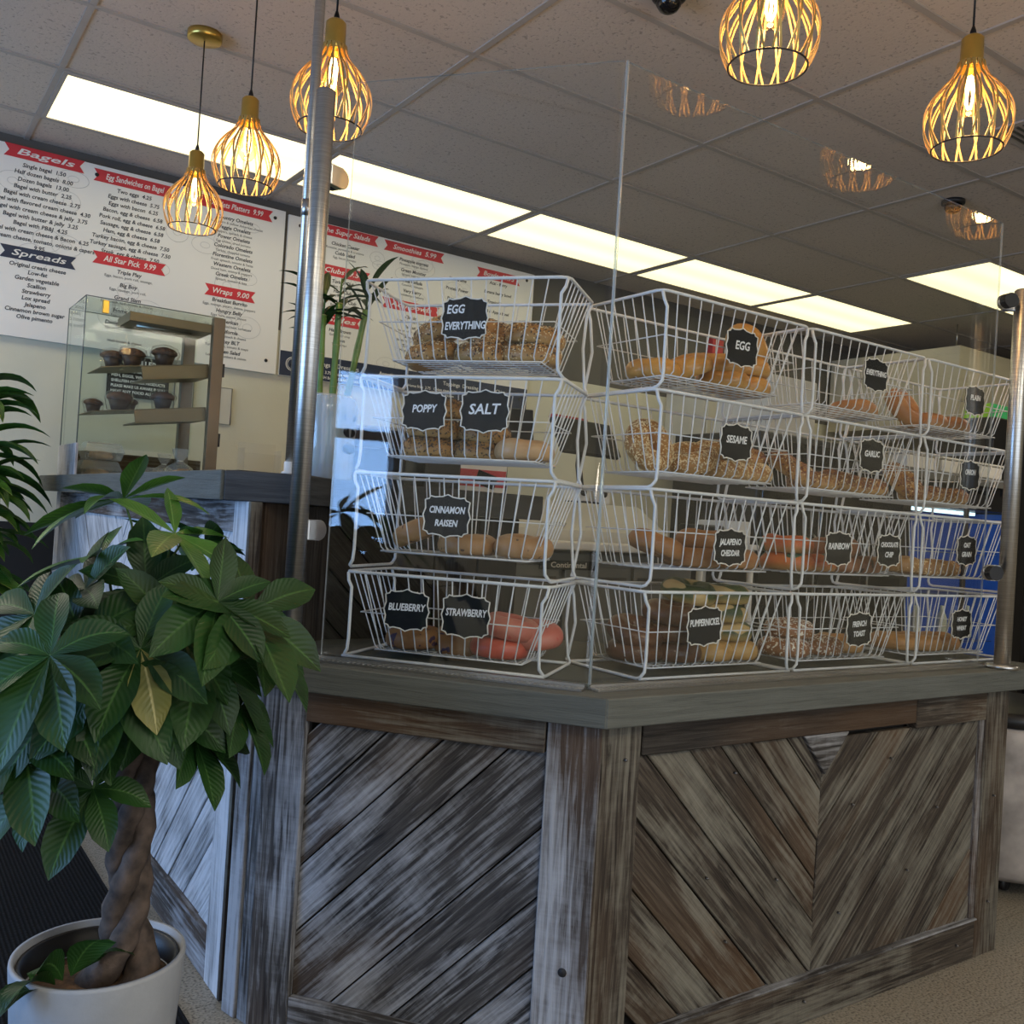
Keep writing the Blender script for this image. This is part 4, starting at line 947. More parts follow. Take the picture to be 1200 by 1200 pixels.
for k, (x, y, z, lb) in enumerate(PP):
    if k == 0: t = pend; t.location = (x, y, z); t['label'] = lb
    else: t = dup(pend, (x, y, z), (0, 0, k*0.6), lb)
    bm = BM(); tube(bm, [(0, 0, 0.19), (0, 0, CZ-z-0.025)], 0.0028, 8); lathe(bm, [(0.010, 0.192), (0.007, 0.21), (0.003, 0.222)], 10); obj('cord', bm, 'black_plastic', t)
    bm = BM(); lathe(bm, [(0.0, CZ-z-0.030), (0.055, CZ-z-0.030), (0.062, CZ-z-0.026), (0.062, CZ-z-0.001)], 32); obj('canopy', bm, 'brass', t)
    l = bpy.data.lights.new('bulb_light', 'POINT'); l.energy = 2.0; l.color = BULB; l.shadow_soft_size = 0.03
    lo = bpy.data.objects.new('bulb_light', l); COL.objects.link(lo); lo.parent = t; lo.location = (0, 0, -0.03)

# ================================================================== MENU BOARDS
MW = frame_M((0, WY-0.004, 0), (1, 0, 0), (0, 0, 1))
def banner(bm, x, z, w, h, mi=0):
    prism(bm, [(x-w/2, z+h/2), (x-w/2+0.022, z), (x-w/2, z-h/2), (x+w/2, z-h/2), (x+w/2-0.022, z), (x+w/2, z+h/2)], 0.0205, 0.0215, M=MW, mi=mi)
def menu(label, x0, x1, z0, z1, cols, navy=None, navytxt=()):
    t = thing('menu_board', label, 'menu board', (0, 0, 0), 0, 'wall menu boards')
    bm = BM()
    prism(bm, rect(x0, x1, z0, z1), 0.0, 0.020, M=MW); obj('panel', bm, 'menu_white', t)
    ink = BM(); wh = BM(); nv = BM(); hasnv = False
    for cx, items in cols:
        for it in items:
            k, z, s = it[0], it[1], it[2]
            if k == 'R' or k == 'N':
                w = it[3]; bd = BM(); banner(bd, cx, z, w, 0.062); bo = obj('banner', bd, 'menu_red' if k == 'R' else 'menu_navy', t)
                wl_ = BM(); text(wl_, s, 0.042, MW @ Matrix.Translation((cx, z, 0.022)), shear=0.25, width=w*0.72, bold=0.0006, depth=0.0003); obj('lettering', wl_, 'menu_white', bo)
            elif k == 'B': text(ink, s, 0.0280, MW @ Matrix.Translation((cx, z, 0.0206)), shear=0.15, bold=0.0006, depth=0.0003)
            elif k == 'S': text(ink, s, 0.0190, MW @ Matrix.Translation((cx, z, 0.0206)), depth=0.0003)
    if navy:
        prism(nv, rect(*navy), 0.0202, 0.0212, M=MW); hasnv = True
        for (x, z, s, sz) in navytxt: text(wh, s, sz, MW @ Matrix.Translation((x, z, 0.0216)), align='LEFT', bold=0.0003, depth=0.0003)
        lathe(wh, [(0.040, 0.0213), (0.036, 0.0213)], 28, cap=False, M=MW @ Matrix.Translation((navy[0]+0.075, (navy[2]+navy[3])/2, 0)))
        lathe(wh, [(0.031, 0.0213), (0.028, 0.0213)], 28, cap=False, M=MW @ Matrix.Translation((navy[0]+0.075, (navy[2]+navy[3])/2, 0)))
    rnd = random.Random(int(x0*10)+5)
    for _ in range(int((x1-x0)*11)):
        x = rnd.uniform(x0+0.1, x1-0.1); z = rnd.uniform(z0+0.12, z1-0.1); r = rnd.uniform(0.045, 0.085); a = rnd.uniform(0.5, 0.9)
        dd = BM()
        for q in (1.0, 0.35):
            tube(dd, [MW @ Vector((x+r*q*math.cos(t_), z+r*q*a*math.sin(t_), 0.0196)) for t_ in [2*PI*i/24 for i in range(24)]], 0.0016, 4, closed=True)
        obj('bagel_doodle', dd, 'menu_doodle', t)
    obj('lettering', ink, 'menu_ink', t)
    if hasnv: sb = obj('navy_strip', nv, 'menu_navy', t); obj('lettering', wh, 'menu_white', sb)
    else: nv.free(); wh.free()
    bm = BM()
    for x in (x0+0.07, x1-0.06):
        for z in (z0+0.07, z1-0.05): lathe(bm, [(0.010, 0.0202), (0.009, 0.024), (0, 0.0245)], 12, M=MW @ Matrix.Translation((x, z, 0)))
    for x in (0.905,) if x0 < 0.5 else (): lathe(bm, [(0.010, 0.0202), (0.009, 0.024), (0, 0.0245)], 12, M=MW @ Matrix.Translation((x, z1-0.05, 0)))
    obj('screws', bm, 'black_plastic', t)
    return t
def rows(z, lst, pitch=0.0355): return [('B', z-i*pitch, s) for i, s in enumerate(lst)]
def pairs(z, lst, p=0.058):
    out = []
    for i, (a, b) in enumerate(lst): out += [('B', z-i*p, a), ('S', z-i*p-0.026, b)]
    return out
c1_ = [('R', 2.790, 'Bagels', 0.36)] + rows(2.729, ['Single bagel  1.50', 'Half dozen bagels  8.00', 'Dozen bagels  13.00', 'Bagel with butter  2.25', 'Bagel with cream cheese  2.75', 'Bagel with flavored cream cheese  4.30', 'Bagel with cream cheese & jelly  3.75', 'Bagel with butter & jelly  3.25', 'Bagel with PB&J  4.25', 'Bagel with cream cheese & Bacon  6.25', 'Lox, cream cheese, tomato, onions & capers', '9.95']) \
    + [('N', 2.300, 'Spreads', 0.34)] + rows(2.245, ['Original cream cheese', 'Low-fat', 'Garden vegetable', 'Scallion', 'Strawberry', 'Lox spread', 'Jalapeno', 'Cinnamon brown sugar', 'Olive pimento'], 0.0315)
c2_ = [('R', 2.770, 'Egg Sandwiches on Bagel', 0.40)] + rows(2.712, ['Two eggs  4.25', 'Eggs with cheese  5.75', 'Eggs with bacon  6.25', 'Bacon, egg & cheese  6.58', 'Pork roll, egg & cheese  6.58', 'Sausage, egg & cheese  6.58', 'Ham, egg & cheese  6.58', 'Turkey bacon, egg & cheese  7.50', 'Turkey sausage, egg & cheese  7.50', 'Steak, egg & cheese  7.50']) \
    + [('R', 2.355, 'All Star Pick  9.99', 0.36)] + pairs(2.300, [('Triple Play', 'Eggs, bacon, pork roll, sausage,'), ('Big Boy', 'Eggs, sausage, pork roll,'), ('Grand Slam', 'Eggs, steak, hash brown & cheese'), ('Home Plate', 'Eggs, pork roll, ham'), ('Designated Hitter', 'Egg whites, Turkey bacon,'), ('', 'Hash brown & cheese')], 0.066)
c3_ = [('R', 2.772, 'Omelets Platters  9.99', 0.42)] + pairs(2.705, [('Country Omelets', 'Ham, peppers & yellow American cheese'), ('Veggie Omelets', 'Peppers, spinach & cheese'), ('Power Omelets', 'Egg whites, dried tomato'), ('Colorado Omelets', 'Turkey, chopped tomato'), ('Florentine Omelets', 'Fresh spinach, tomato & Swiss'), ('Western Omelets', 'Diced ham, onions & peppers'), ('Greek Omelets', 'Spinach, tomato & feta')], 0.052) \
    + [('R', 2.300, 'Wraps  9.00', 0.28)] + pairs(2.250, [('Breakfast Burrito', 'Eggs, sausage, potato, onions, peppers'), ('Hungry Belly', 'Eggs, ham, onions, cheese'), ('American', 'Egg, bacon, grilled ham, tomatoes'), ('California', 'Avocado, spinach & cheese'), ('Turkey BLT', 'Turkey, bacon, tomato & mayo'), ('Garden Salad', 'Lettuce, cucumbers & onions')], 0.055)
menu('white menu board at the left with Bagels and Egg Sandwiches columns', -0.35, 1.905, 1.893, 2.820, [(0.665, c1_), (1.09, c2_), (1.62, c3_), (0.0, [('R', 2.80, 'Platters', 0.36)]+rows(2.74, ['Two eggs platter  7.50', 'Pancakes  6.99', 'French toast  7.25']))])
c4_ = [('R', 2.776, 'The Super Salads', 0.42)] + pairs(2.705, [('Chicken Caesar', 'Romaine, parmesan & croutons'), ('Cobb Salad', 'Egg, bacon, tomato')], 0.052) + [('R', 2.545, 'Clubs  9.50', 0.34)] + pairs(2.485, [('Turkey Club', 'Turkey, bacon, lettuce'), ('Ham Club', 'Ham, bacon, lettuce'), ('Roast Beef Club', 'Roast beef, lettuce')], 0.055) + [('R', 2.262, 'Sides', 0.26)] + pairs(2.20, [('Hash Brown', 'Golden and crisp'), ('Bacon', 'Three strips')], 0.055)
c5_ = [('R', 2.770, 'Smoothies  5.99', 0.42)] + pairs(2.705, [('Pineapple express', 'Pineapple, mango, banana'), ('Green Monster', 'Spinach, kale, banana'), ('Pina Colada', 'Coconut, pineapple'), ('Very Berry', 'Strawberry, blueberry')], 0.062) + [('R', 2.425, 'Acai Bowls', 0.40)] + pairs(2.36, [('Classic', 'Granola, banana, honey'), ('Peanut', 'Peanut butter, granola'), ('Berry', 'Blueberry, strawberry'), ('Tropical', 'Mango, coconut')], 0.060)
c6_ = [('R', 2.742, 'Bowls  11.75', 0.34)] + rows(2.69, ['Acai - Berry', 'Banana berry bowl', 'Tropical bowl', 'PB & Apple bowl', 'Canary Island bowl', 'Pitaya bowl', 'Red Power bowl'], 0.062)
c55 = rows(2.66, ['Kiwi & lime', 'Protein Power', 'Pumpkin Pie', 'Peanut Punch'], 0.064)
menu('white menu board at the right behind the guard with Smoothies columns', 1.925, 3.655, 1.893, 2.810, [(2.28, c4_), (2.74, c5_), (3.06, c55), (3.37, c6_)], (1.926, 3.653, 1.895, 2.035),
     [(2.10, 1.99, 'Toppings & Dressings', 0.036), (2.55, 1.99, 'Appetizers  6.99', 0.034), (3.0, 1.99, 'Toppings  Dressing', 0.034), (3.40, 1.99, 'Chips', 0.034), (2.10, 1.945, 'Egg Salad  3.75   Tuna salad  4.25   Ranch  0.75', 0.024), (2.75, 1.945, 'Home fries  3.75   Onion rings  4.50   Sauces', 0.024), (2.10, 1.915, 'BEST FRESH BAGELS BAKED DAILY', 0.022), (2.85, 1.915, 'Peppers   Onions   Pickles', 0.022)])
# dark allergy notice and small framed papers on the wall
t = thing('allergy_notice', 'black allergy notice on the cream wall behind the display case', 'sign')
bm = BM(); prism(bm, rect(1.02, 1.33, 1.665, 1.90-0.02), 0.0, 0.006, M=MW); obj('plate', bm, 'black_plastic', t)
bm = BM(); text(bm, 'FOOD ALLERGY', 0.042, MW @ Matrix.Translation((1.175, 1.845, 0.0065)), width=0.27, bold=0.001, depth=0.0003)
for i, s in enumerate(['OUR FOOD MAY CONTAIN', 'FISH, EGGS, WHEAT, NUTS,', 'SHELLFISH OR MILK PRODUCTS', 'PLEASE MAKE US AWARE IF YOU', 'HAVE ANY FOOD ALLERGIES']): text(bm, s, 0.020, MW @ Matrix.Translation((1.175, 1.80-i*0.027, 0.0065)), width=0.27 if i else 0.2, bold=0.0005, depth=0.0003)
obj('lettering', bm, 'chalk_white', t)
for x0, x1, z0, z1, lb in ((1.36, 1.46, 1.60, 1.84, 'small framed paper on the wall right of the allergy notice'), (1.60, 1.67, 1.58, 1.78, 'narrow framed paper on the wall behind the case post')):
    t = thing('framed_paper', lb, 'notice'); bm = BM(); prism(bm, rect(x0, x1, z0, z1), 0.0, 0.006, M=MW); obj('sheet', bm, 'appliance_cream', t)
    bm = BM(); tube(bm, [MW @ Vector((x, z, 0.006)) for x, z in rect(x0, x1, z0, z1)], 0.004, 4, closed=True); obj('frame', bm, 'steel_dark', t)

# ================================================================== DISPLAY CASE on the bar
case = thing('display_case', 'glass display case with steel shelves standing at the far end of the bar', 'display case', (0, 0, 0))
X0, X1, Y0, Y1, Z0, Z1 = 0.745, 1.325, 4.33, 4.72, 1.218, 1.985
bm = BM()
box(bm, X0, X1, Y0, Y0+0.006, Z0+0.02, Z1-0.006); box(bm, X0, X0+0.006, Y0+0.006, Y1, Z0+0.13, Z1-0.006)
box(bm, X0, X1, Y1-0.006, Y1, Z0+0.15, Z1-0.006)
box(bm, X0, X1, Y0, Y1, Z1-0.006, Z1)
obj('glass_panes', bm, 'case_glass', case)
bm = BM()
tube(bm, [(X0, Y0, Z0+0.03), (X0, Y0, Z1), (X1, Y0, Z1)], 0.003, 5); tube(bm, [(X0, Y0, Z1), (X0, Y1, Z1), (X1, Y1, Z1)], 0.0025, 5); tube(bm, [(X0, Y1, Z0+0.13), (X0, Y1, Z1)], 0.0025, 5)
obj('glass_edges', bm, 'glass_edge_green', case)
bm = BM(); box(bm, X1-0.04, X1+0.012, Y0-0.004, Y0+0.035, Z0+0.02, Z1, bev=0.002); obj('post', bm, 'case_steel', case)
bm = BM(); box(bm, X1-0.075, X1-0.02, Y1-0.05, Y1-0.012, Z0+0.10, Z1-0.01, bev=0.002); obj('post', bm, 'steel_dark', case)
def shelf(x0, z0, x1, z1, y0, y1, nm='shelf'):
    d = Vector((x1-x0, 0, z1-z0)); L_ = d.length; M = frame_M((x0, y0, z0), d, (0, 1, 0))
    bm = BM(); box(bm, 0, L_, 0.0, y1-y0, -0.004, 0.0, bev=0.001, M=M); s = obj(nm, bm, 'case_steel', case)
    bm = BM(); box(bm, L_*0.36, L_, 0.002, 0.008, -0.060, -0.0045, M=M); box(bm, L_*0.36, L_, 0.008, y1-y0-0.08, -0.062, -0.056, M=M); obj('support_box', bm, 'case_steel', s)
    return M, L_
Ms1, Ls1 = shelf(0.83, 1.700, 1.285, 1.775, 4.37, 4.68)
Ms2, Ls2 = shelf(0.80, 1.505, 1.285, 1.578, 4.37, 4.68)
bm = BM(); box(bm, 0.93, 1.29, 4.36, 4.60, 1.915, 1.955, bev=0.002); lt = obj('lamp_housing', bm, 'case_steel', case)
bm = BM(); tube(bm, [(0.98, 4.45, 1.912), (1.22, 4.45, 1.912)], 0.006, 8); obj('lamp_tube', bm, 'steel_plain', lt)
bm = BM(); box(bm, X1+0.012, X1+0.022, Y0, Y0+0.02, 1.72, 1.78); box(bm, X1+0.012, X1+0.022, Y0, Y0+0.02, 1.40, 1.46); obj('hinges', bm, 'black_plastic', case)
bm = BM(); box(bm, X0+0.07, X0+0.095, Y0+0.01, Y0+0.03, Z1-0.06, Z1-0.006, bev=0.001); obj('clip', bm, 'brass', case)
bm = BM(); board(bm, rect(0, Y1-Y0+0.02, 1.219, 1.36), Matrix(((0, 0, -1, X0-0.005), (-1, 0, 0, Y1+0.01), (0, 1, 0, 0), (0, 0, 0, 1))), -0.012, 0.0, (0, 1)); obj('side_board', bm, 'barnwood_white', case)
bm = BM(); board(bm, rect(0, 0.62, 1.219, 1.345), frame_M((X0+0.02, Y1+0.0, 0), (1, 0, 0), (0, 0, 1)), -0.03, -0.014, (1, 0)); obj('back_board', bm, 'barnwood_brown', case)
def muffin(M, x, y, sc, label, first=[None]):
    p = M @ Vector((x, y, 0.0005))
    if first[0] is None:
        t = thing('muffin', label, 'muffin', p, 0, 'wrapped chocolate muffins in the case'); first[0] = t
        bm = BM(); lathe(bm, [(0.028, 0.0), (0.041, 0.045)], 28, fn=lambda a, z: 1+0.03*math.cos(14*a)); obj('paper_cup', bm, 'muffin_cup', t)
        bm = BM(); lathe(bm, [(0.042, 0.043), (0.052, 0.050), (0.050, 0.062), (0.036, 0.073), (0.015, 0.079), (0, 0.080)], 24, fn=lambda a, z: 1+0.06*math.sin(3*a+z*90)+0.03*math.sin(7*a)); obj('crumb_top', bm, 'muffin_top', t)
        bm = BM(); lathe(bm, [(0.046, 0.001), (0.050, 0.03), (0.058, 0.055), (0.050, 0.076), (0.02, 0.088), (0, 0.089)], 20, fn=lambda a, z: 1+0.07*math.sin(5*a+z*60)+0.04*math.sin(9*a)); obj('plastic_wrap', bm, 'wrap', t)
    else: t = dup(first[0], p, (0, 0, random.uniform(0, 6)), label)
    t.scale = (sc, sc, sc); return t
muffin(Ms1, 0.07, 0.12, 1.0, 'wrapped chocolate muffin at the left of the upper shelf, front one')
muffin(Ms1, 0.14, 0.04+0.03, 1.05, 'wrapped chocolate muffin second from the left on the upper shelf')
muffin(Ms1, 0.285, 0.09, 1.1, 'wrapped chocolate muffin at the right of the upper shelf')
muffin(Ms2, 0.045, 0.20, 0.8, 'small dark wrapped muffin at the left end of the lower shelf')
muffin(Ms2, 0.13, 0.09, 1.05, 'large wrapped muffin in front on the left of the lower shelf')
muffin(Ms2, 0.20, 0.22, 0.8, 'small dark wrapped muffin behind the large one on the lower shelf')
muffin(Ms2, 0.32, 0.09, 1.0, 'wrapped muffin alone at the right of the lower shelf')
def clamshell(x, y, z, w, d, h, label, rz=0):
    t = thing('clamshell_box', label, 'food box', (x, y, z), rz, 'clear clamshell boxes in the case')
    bm = BM(); p = [(1.0, 0.001), (1.06, h*0.45)]
    def shell(bm, prs):
        rg = []
        for k, zz in prs: rg.append([bm.verts.new((w/2*k*sx, d/2*k*sy, zz)) for sx, sy in ((-1, -1), (1, -1), (1, 1), (-1, 1))])
        for A_, B_ in zip(rg, rg[1:]):
            for j in range(4): bm.faces.new([A_[j], A_[(j+1) % 4], B_[(j+1) % 4], B_[j]])
        bm.faces.new(rg[-1]); bm.faces.new(rg[0][::-1])
    shell(bm, [(0.85, 0.001), (0.97, h*0.45)]); obj('tray', bm, 'clear_box', t)
    bm = BM(); shell(bm, [(1.02, h*0.46), (0.97, h*0.6), (0.82, h)]); 
    for k in range(8): box(bm, -w*0.38+k*w*0.1, -w*0.38+k*w*0.1+0.003, -d*0.4, d*0.4, h, h+0.002)
    obj('lid', bm, 'clear_box', t)
    return t
def danish(x, y, z, s, label):
    bm = BM(); lathe(bm, [(0.0, 0.0), (0.04*s, 0.002), (0.052*s, 0.012*s), (0.045*s, 0.03*s), (0.02*s, 0.036*s), (0, 0.034*s)], 22, fn=lambda a, zz: 1+0.08*math.sin(3*a))
    o = obj('pastry', bm, 'pastry', None); o.location = (x, y, z); tag(o, label, 'pastry', 'pastries inside the clear boxes')
zt_ = 1.2195
for (x, y, z, w, d, h, lb, pl) in ((0.86, 4.46, zt_, 0.17, 0.15, 0.075, 'lower clear clamshell box with a pastry at the left of the case', 'golden pastry inside the lower clear box'), (0.87, 4.46, zt_+0.079, 0.165, 0.15, 0.075, 'upper clear clamshell box stacked at the left of the case', 'golden pastry inside the upper clear box'), (1.06, 4.44, zt_, 0.15, 0.13, 0.062, 'single clear clamshell box in the middle of the case', 'pale pastry inside the single clear box')):
    clamshell(x, y, z, w, d, h, lb); danish(x, y, z+0.004, 1.0, pl)
def cookie_bag(x, y, s, label, first=[None]):
    if first[0] is None:
        t = thing('cookie_bag', label, 'bag', (x, y, zt_), 0, 'tied clear bags of cookies'); first[0] = t
        bm = BM()
        for k in range(12): lathe(bm, [(0.0, 0), (0.024, 0.001), (0.027, 0.005), (0.022, 0.009), (0, 0.010)], 14, M=Matrix.Translation((random.uniform(-0.028, 0.028), random.uniform(-0.02, 0.02), 0.004+0.0052*k)) @ Matrix.Rotation(random.uniform(-0.5, 0.5), 4, 'X'))
        ck = obj('cookies', bm, 'cookie', t)
        bm = BM(); lathe(bm, [(0.042, 0.0), (0.062, 0.02), (0.064, 0.045), (0.050, 0.075), (0.018, 0.098), (0.012, 0.104), (0.026, 0.125), (0.034, 0.16)], 26, cap=False, fn=lambda a, z: 1+0.14*math.sin(6*a+z*20)); obj('bag_film', bm, 'clear_box', t)
        bm = BM(); tube(bm, [(0.012*math.cos(a), 0.012*math.sin(a), 0.104) for a in [2*PI*i/12 for i in range(12)]], 0.002, 5, closed=True); obj('tie', bm, 'white_plastic', t)
    else: t = dup(first[0], (x, y, zt_), (0, 0, 1.2), label)
    t.scale = (s, s, s)
cookie_bag(1.20, 4.42, 1.0, 'tied clear bag of cookies in front, at the right of the case')
cookie_bag(1.165, 4.56, 0.85, 'tied clear bag of dark cookies behind the larger bag')

# ================================================================== PLANTS
def leaflet(bm, base, d, L, W, droop, roll=0.0, mi=0, nseg=8, tip=1.5, fold=0.18, hn=None):
    uvl = bm.loops.layers.uv.verify()
    d = Vector(d).normalized(); side = d.cross(Vector(hn) if hn else Vector((0, 0, 1)))
    if side.length < 0.05: side = Vector((1, 0, 0))
    side.normalize(); side = Matrix.Rotation(roll, 3, d) @ side
    p = Vector(base); cur = d.copy(); rows_ = []
    for i in range(nseg+1):
        t = i/nseg; w = W*(math.sin(PI*min(1, t**1.12))**0.95)*(1+0.04*math.sin(i*2.3))+0.0006
        if i in (0, nseg): w = 0.0006
        nrm = side.cross(cur).normalized()
        rows_.append((p-side*w+nrm*w*fold*2, p.copy(), p+side*w+nrm*w*fold*2, t))
        p = p+cur*(L/nseg); cur = (cur+Vector((0, 0, -1))*droop/nseg*(0.4+1.2*t)).normalized()
    vs = [[bm.verts.new(a), bm.verts.new(b), bm.verts.new(c)] for a, b, c, _ in rows_]
    for i in range(nseg):
        for k in (0, 1):
            f = bm.faces.new([vs[i][k], vs[i][k+1], vs[i+1][k+1], vs[i+1][k]]); f.smooth = True; f.material_index = mi
            us = [(-1, 0), (0, 1)][k]
            for l, (u, v) in zip(f.loops, ((us[0], rows_[i][3]), (us[1], rows_[i][3]), (us[1], rows_[i+1][3]), (us[0], rows_[i+1][3]))): l[uvl].uv = (u, v)
rp = random.Random(21)
mt_ = thing('money_tree', 'braided-trunk money tree with dark glossy leaves in a pale pot, front left', 'plant', (0, 0, 0))
PC = Vector((0.405, 1.80, 0))
bm = BM()
prof = [(0.118, 0.009), (0.128, 0.05), (0.142, 0.25), (0.147, 0.318), (0.146, 0.324), (0.139, 0.324), (0.137, 0.30), (0.132, 0.27)]
lathe(bm, prof, 56, c=PC); obj('pot', bm, 'pot_white', mt_)
bm = BM(); lathe(bm, [(0.136, 0.31), (0.1345, 0.314), (0.128, 0.313), (0.125, 0.268)], 48, c=PC, cap=False); lathe(bm, [(0.131, 0.30), (0.1325, 0.303), (0.130, 0.306)], 48, c=PC, cap=False); obj('liner_pot', bm, 'black_plastic', mt_)
bm = BM(); lathe(bm, [(0.130, 0.268), (0.11, 0.273), (0.06, 0.282), (0.0, 0.285)], 40, c=PC, fn=lambda a, z: 1+0.01*math.sin(9*a)); obj('soil', bm, 'soil', mt_)
TC = Vector((0.440, 1.775, 0))
bm = BM(); stems_top = []
for k in range(3):
    pts = []; rad = []
    for i in range(41):
        t = i/40; z = 0.262+t*0.50; a = k*2*PI/3+t*2*PI*1.45+0.6
        br = 0.020+0.030*max(0, 1-t*4.5)+0.012*max(0, t-0.8)*5
        pts.append((TC.x+br*math.cos(a)+0.0*t, TC.y+br*math.sin(a), z)); rad.append(0.0245-0.007*t+0.010*max(0, 1-t*6)+0.002*math.sin(i*1.7+k))
    tube(bm, pts, 0.02, 12, radii=rad); stems_top.append(Vector(pts[-1]))
obj('braided_trunk', bm, 'bark', mt_)
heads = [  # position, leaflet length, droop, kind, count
 ((0.395, 1.614, 0.895), 0.135, 1.3, 0, 6), ((0.494, 1.545, 0.980), 0.105, 0.9, 0, 6), ((0.555, 1.56, 0.962), 0.145, 0.6, 0, 5), ((0.61, 1.66, 0.90), 0.12, 1.2, 0, 5), ((0.24, 1.66, 0.74), 0.12, 1.5, 0, 5), ((0.273, 1.702, 0.673), 0.115, 1.5, 0, 5),
 ((0.345, 1.655, 0.661), 0.10, 1.7, 0, 5), ((0.257, 1.77, 0.934), 0.15, 1.2, 0, 6), ((0.336, 1.776, 0.978), 0.125, 0.9, 0, 6), ((0.508, 1.838, 1.055), 0.11, 0.5, 1, 6),
 ((0.405, 1.848, 1.138), 0.135, 0.5, 1, 6), ((0.472, 1.741, 1.082), 0.12, 0.4, 1, 6), ((0.563, 1.861, 1.056), 0.10, 0.7, 0, 5), ((0.36, 1.701, 0.797), 0.13, 1.8, 0, 6),
 ((0.514, 1.778, 0.760), 0.12, 1.8, 0, 5), ((0.576, 1.795, 0.830), 0.125, 1.5, 0, 6), ((0.283, 1.653, 0.801), 0.12, 1.6, 0, 6), ((0.258, 1.60, 0.89), 0.125, 1.6, 0, 6),
 ((0.50, 1.93, 0.944), 0.13, 1.0, 0, 6), ((0.589, 1.90, 0.875), 0.12, 1.4, 0, 6), ((0.422, 1.93, 0.878), 0.14, 1.2, 0, 6), ((0.367, 1.814, 1.036), 0.12, 0.6, 1, 5),
 ((0.436, 1.70, 0.800), 0.12, 1.8, 0, 6), ((0.35, 1.95, 0.815), 0.14, 1.5, 0, 6), ((0.602, 1.717, 0.765), 0.10, 1.7, 0, 5), ((0.255, 1.86, 0.797), 0.15, 1.5, 0, 6),
 ((0.521, 1.713, 0.72), 0.11, 2.0, 0, 5), ((0.32, 1.70, 0.90), 0.14, 1.5, 0, 6), ((0.45, 1.66, 0.93), 0.12, 1.2, 0, 6), ((0.43, 1.75, 0.98), 0.13, 0.9, 0, 6), ((0.36, 1.62, 0.84), 0.13, 1.6, 0, 6), ((0.50, 1.64, 0.87), 0.12, 1.5, 0, 6)]
fol = BM(); stm = BM()
for k, (p, L_, dr, kd, n) in enumerate(heads):
    p = Vector(p); src = stems_top[k % 3] + Vector((0, 0, -0.02)); mid = (src*0.5+p*0.5)+Vector((0, 0, 0.05))
    out = Vector((p.x-TC.x, p.y-TC.y, 0)); out = out.normalized() if out.length > 0.02 else Vector((0, -1, 0))
    tube(stm, [src, src*0.7+mid*0.3+Vector((0, 0, 0.02)), mid, mid*0.4+p*0.6+Vector((0, 0, 0.015)), p], 0.0022, 6, radii=[0.0045, 0.0038, 0.003, 0.0024, 0.002])
    a0 = rp.uniform(0, 6.28); hn = (out*0.9+Vector((0, 0, 0.75 if kd == 0 else 1.6))+Vector((-0.3, -0.7, 0))*0.35).normalized()
    t1 = hn.cross(Vector((0, 0, 1))).normalized(); t2 = hn.cross(t1)
    if t2.z > 0: t2 = -t2
    n += 1 if kd == 0 else 0
    for j in range(n):
        a = a0+2*PI*j/n+rp.uniform(-0.15, 0.15)
        dd = t1*math.cos(a)+t2*(math.sin(a)+0.25)+hn*rp.uniform(0.0, 0.3)
        ll = L_*1.22*rp.uniform(0.75, 1.12)*(1.1 if dd.z < 0 else 0.85); thin = 0.15 if (kd == 1) else 0.215
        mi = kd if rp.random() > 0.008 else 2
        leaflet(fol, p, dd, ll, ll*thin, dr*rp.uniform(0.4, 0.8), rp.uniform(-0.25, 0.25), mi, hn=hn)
# two long bright shoots near the top
for (a, b, L_) in (((0.405, 1.848, 1.138), (-0.9, -0.4, -0.25), 0.20), ((0.405, 1.848, 1.138), (-0.5, -0.75, 0.1), 0.17), ((0.405, 1.848, 1.138), (0.9, -0.4, 0.15), 0.16)):
    leaflet(fol, a, b, L_, L_*0.10, 0.9, 0.3, 1, 10)
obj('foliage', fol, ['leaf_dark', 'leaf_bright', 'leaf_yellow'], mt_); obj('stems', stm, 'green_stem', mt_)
wl = BM()
for j in range(5): leaflet(wl, (0.31+0.012*j, 1.735, 0.305+0.005*j), (-0.9+0.35*j, -0.4+0.1*j, 0.5), 0.11, 0.026, 2.6, 0.6*j, 0)
obj('wilted_leaves', wl, 'leaf_dark', mt_)

# dracaena at the left, in front of the back wall
dr_ = thing('dracaena', 'tall dracaena with striped strap leaves by the left edge, beyond the mat', 'plant')
DC = Vector((0.30, 4.42, 0))
bm = BM(); lathe(bm, [(0.14, 0.0), (0.17, 0.30), (0.175, 0.31), (0.155, 0.31), (0.15, 0.27), (0, 0.27)], 32, c=DC); obj('pot', bm, 'black_plastic', dr_)
bm = BM(); tube(bm, [DC+Vector((0.0, 0, 0.26)), DC+Vector((0.01, 0, 0.6)), DC+Vector((0.0, 0.0, 1.0)), DC+Vector((0.02, 0, 1.3))], 0.03, 12); obj('cane', bm, 'bark', dr_)
fo = BM()
for k in range(84):
    z = rp.uniform(0.72, 1.55); a = rp.uniform(0, 6.28); el = rp.uniform(0.25, 1.0)
    leaflet(fo, DC+Vector((0.01, 0, z)), (math.cos(a)*math.cos(el), math.sin(a)*math.cos(el), math.sin(el)), rp.uniform(0.30, 0.42), rp.uniform(0.034, 0.050), rp.uniform(1.4, 2.4), rp.uniform(-0.3, 0.3), 0, 12, fold=0.25)
obj('foliage', fo, 'leaf_striped', dr_)

